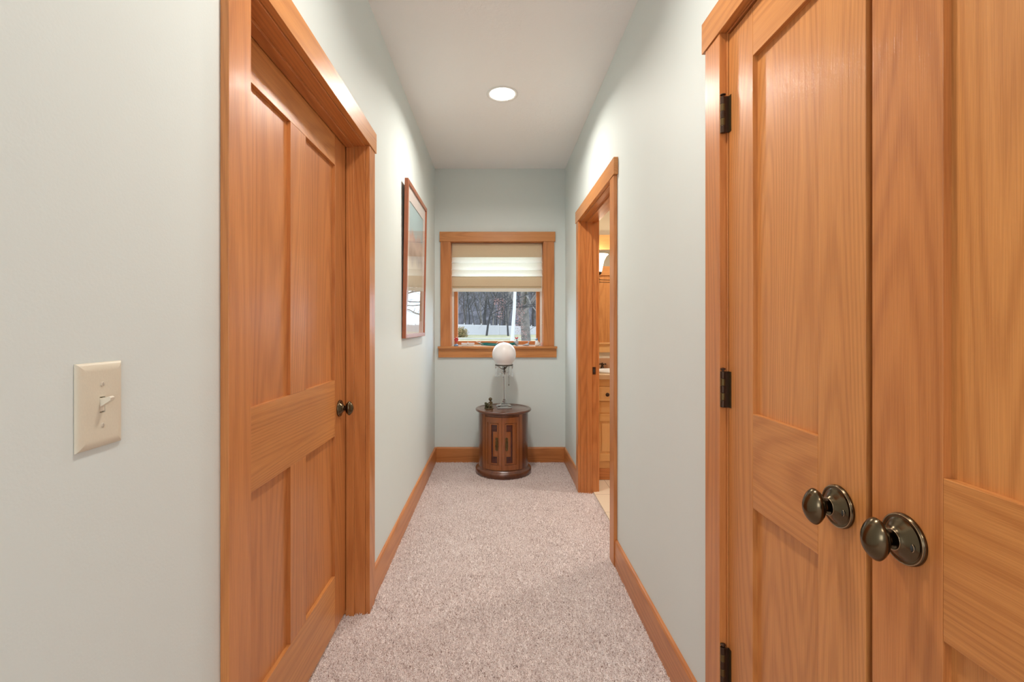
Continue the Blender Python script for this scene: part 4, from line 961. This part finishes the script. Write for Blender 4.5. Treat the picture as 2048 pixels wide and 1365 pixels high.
def put_tree(me, x, y, s, rz, label, group=None, z=None):
    o = bpy.data.objects.new('bare_tree', me); C.objects.link(o); o.location = (x, y, gz_(y) - .05 if z is None else z); o.scale = (s, s, s); o.rotation_euler = (0, 0, rz)
    return tag(o, label, 'tree', group)
for k in range(46):
    y = R.uniform(68, 92); x = -11 + 20 * ((k * .618) % 1) * (y / 80); 
    put_tree(variants[k % 4], x, y, R.uniform(.75, 1.15), R.uniform(0, 6), 'bare leafless tree in the woods beyond the white fence', 'bare trees of the woods')
yard = tree_mesh('bare_tree', 7.0, .14, 3, 6, .72, 77, bark_d, 6, low=.25)
put_tree(yard, -1.30, 56.5, 1.0, .5, 'small bare yard tree in front of the white fence, left of the white pole')
put_tree(yard, 1.30, 55.5, .9, 2.5, 'dark bare yard tree in front of the fence just left of the white pole')
big = tree_mesh('bare_tree', 12, .34, 4, 5, .68, 12, bark_b, 8, low=.12, droop=.03)
put_tree(big, 1.95, 31, 1.0, 1.0, 'large grey tree with tangled twigs right of the white pole')
near = tree_mesh('bare_tree', 9, .16, 4, 5, .70, 5, bark_d, 6, low=.15)
put_tree(near, 6.2, 22.0, 1.0, 0.4, 'nearer bare tree off to the right, seen reflected in the picture glass')
put_tree(near, 12.5, 50.0, 1.3, 2.4, 'bare tree against open sky to the far right, seen reflected in the picture glass')
# low branches that reach in front of the view from a tree standing left of the window
bm = bmesh.new(); rr = random.Random(3)
def branch(bm, p, q, r0, n=8, wob=.05, kids=5):
    p, q = Vector(p), Vector(q); pts = []; 
    for i in range(n + 1):
        t_ = i / n; pts.append(p.lerp(q, t_) + Vector((rr.uniform(-wob, wob), rr.uniform(-wob, wob), rr.uniform(-wob, wob) + .18 * math.sin(t_ * 3))))
    tube(bm, pts, [r0 * (1 - .8 * i / n) for i in range(n + 1)], 5)
    for k in range(kids):
        i = rr.randrange(2, n); d = (q - p).normalized(); L_ = (q - p).length * rr.uniform(.12, .3)
        e = pts[i] + d * L_ * .7 + Vector((0, rr.uniform(-.3, .3), rr.choice((-1, 1)) * L_ * rr.uniform(.3, .7)))
        if kids > 2: branch(bm, pts[i], e, r0 * (1 - .8 * i / n) * .6, 5, wob * .5, 2)
        else: tube(bm, [pts[i], e], [r0 * .25, r0 * .08], 4)
tube(bm, [(3.25, 21, -.5), (3.2, 21, 1.0), (3.1, 21, 2.6), (3.0, 21, 5.0), (3.2, 21, 8)], [.24, .2, .17, .13, .05], 10)
branch(bm, (3.1, 21, 2.3), (-.9, 20, 1.55), .026, 12, .05, 11)
branch(bm, (3.1, 21, 2.6), (-1.6, 20.5, 2.9), .030, 12, .06, 11)
branch(bm, (3.1, 21, 2.1), (-1.9, 20, 1.75), .024, 12, .05, 12)
branch(bm, (3.1, 21, 3.2), (-1.2, 20, 1.35), .026, 12, .06, 12)
branch(bm, (3.1, 21, 3.6), (-1.7, 20, 3.0), .028, 12, .06, 12)
branch(bm, (3.1, 21, 2.4), (7.5, 22, 3.4), .035, 12, .08, 12); branch(bm, (3.1, 21, 3.0), (6.8, 19, 2.2), .05, 12, .08, 8); branch(bm, (3.1, 21, 1.9), (1.4, 20.5, 1.0), .03, 8, .04, 7)
branch(bm, (3.0, 21, 4.2), (6.5, 22, 4.6), .05, 12, .08, 8)
nt_ = tag(link('bare_tree', bm, bark_d), 'nearest bare tree whose low branches sweep across the window view', 'tree')
bm = bmesh.new(); rr = random.Random(21)
for cx_, cz_, wx_, wz_, n_ in ((.16, 2.0, .22, .55, 170), (.98, 1.75, .26, .9, 300), (1.15, .95, .3, .4, 90), (-.05, 2.35, .15, .2, 50)):
    for k in range(n_):
        c_ = Vector((rr.gauss(cx_, wx_ * .5), 20.6 + rr.uniform(-.4, .4), rr.gauss(cz_, wz_ * .5))); a = Vector([rr.uniform(-1, 1) for _ in range(3)]).normalized(); b_ = a.orthogonal().normalized()
        L_ = rr.uniform(.016, .032); bm.faces.new([bm.verts.new(c_ + a * L_), bm.verts.new(c_ + b_ * L_ * .55), bm.verts.new(c_ - a * L_), bm.verts.new(c_ - b_ * L_ * .55)])
lv = link('dead_leaves', bm, noise_mat('pinkish_dead_leaves', (.14, .05, .05), (.30, .16, .13), 7), nt_); lv['kind'] = 'stuff'; lv['label'] = 'clinging pinkish brown leaves'
# shrub at the left end of the fence
bm = bmesh.new(); rr = random.Random(9)
for k in range(260):
    a = rr.uniform(0, 2 * PI); e = rr.uniform(.1, 1.4); L_ = rr.uniform(.5, 1.0)
    q = Vector((-4.15 + L_ * 1.0 * math.cos(a) * math.cos(e), 52 + L_ * math.sin(a) * math.cos(e), gz_(52) + L_ * 1.15 * math.sin(e)))
    tube(bm, [(-4.15, 52, gz_(52)), q], [.02, .006], 4)
    for j in range(9):
        c_ = q + Vector((rr.uniform(-.15, .15), rr.uniform(-.15, .15), rr.uniform(-.15, .15))); a_ = Vector([rr.uniform(-1, 1) for _ in range(3)]).normalized() * .055; b_ = a_.orthogonal() * .6
        bm.faces.new([bm.verts.new(c_ + a_), bm.verts.new(c_ + b_), bm.verts.new(c_ - a_), bm.verts.new(c_ - b_)])
tag(link('shrub', bm, noise_mat('yellowing_leaves', (.05, .07, .02), (.24, .14, .055), 5)), 'yellow-green shrub at the left end of the white fence', 'shrub')
# fence
fen = thing('picket_fence', 'long white privacy fence with capped posts beyond the lawn', 'fence', (0, 60, gz_(60)))
FH = 1.42; sp = 1.10
panel0 = post0 = None
for k in range(19):
    x = -7.55 + k * sp; y = 60 + .35 * max(0, x); z = gz_(60)
    dz = -.03 * k
    def base_panel():
        bm = bmesh.new(); n = 13
        for i in range(n):
            xx = .06 + (sp - .12) * i / (n - 1) - .036
            bx(bm, xx, xx + .058, -.012, .012, .05, FH)
        bx(bm, .04, sp - .04, -.03, .03, .10, .20); bx(bm, .04, sp - .04, -.03, .03, FH - .2, FH - .1); bx(bm, .04, sp - .04, .013, .02, .05, FH - .02)
        return bm
    if panel0 is None:
        panel0 = link('fence_panel', base_panel(), vinyl_m, fen); post0 = None
        bm = bmesh.new(); bx(bm, -.05, .05, -.05, .05, 0, FH + .10); prism(bm, [(-.07, FH + .10), (.07, FH + .10), (.07, FH + .13), (0, FH + .22), (-.07, FH + .13)], 'y', -.07, .07); post0 = link('fence_post', bm, vinyl_m, fen)
        pn, po = panel0, post0
    else:
        pn = panel0.copy(); po = post0.copy(); C.objects.link(pn); C.objects.link(po); pn.parent = fen; po.parent = fen
    ang = math.atan(.35) if x >= -.5 else 0
    for o in (pn, po):
        o.matrix_parent_inverse = Matrix.Identity(4); o.location = (x, y - 60, dz)
    pn.rotation_euler = (0, 0, ang); pn.scale = (1 / math.cos(ang), 1, 1)
# white pole leaning in front
bm = bmesh.new(); tube(bm, [(.545, 20, -.45), (.62, 20, .3), (.735, 20, 2.0), (.78, 20, 3.2)], [.095, .085, .07, .06], 14)
tag(link('pole', bm, vinyl_m), 'white leaning pole standing on the lawn in the window view', 'pole')
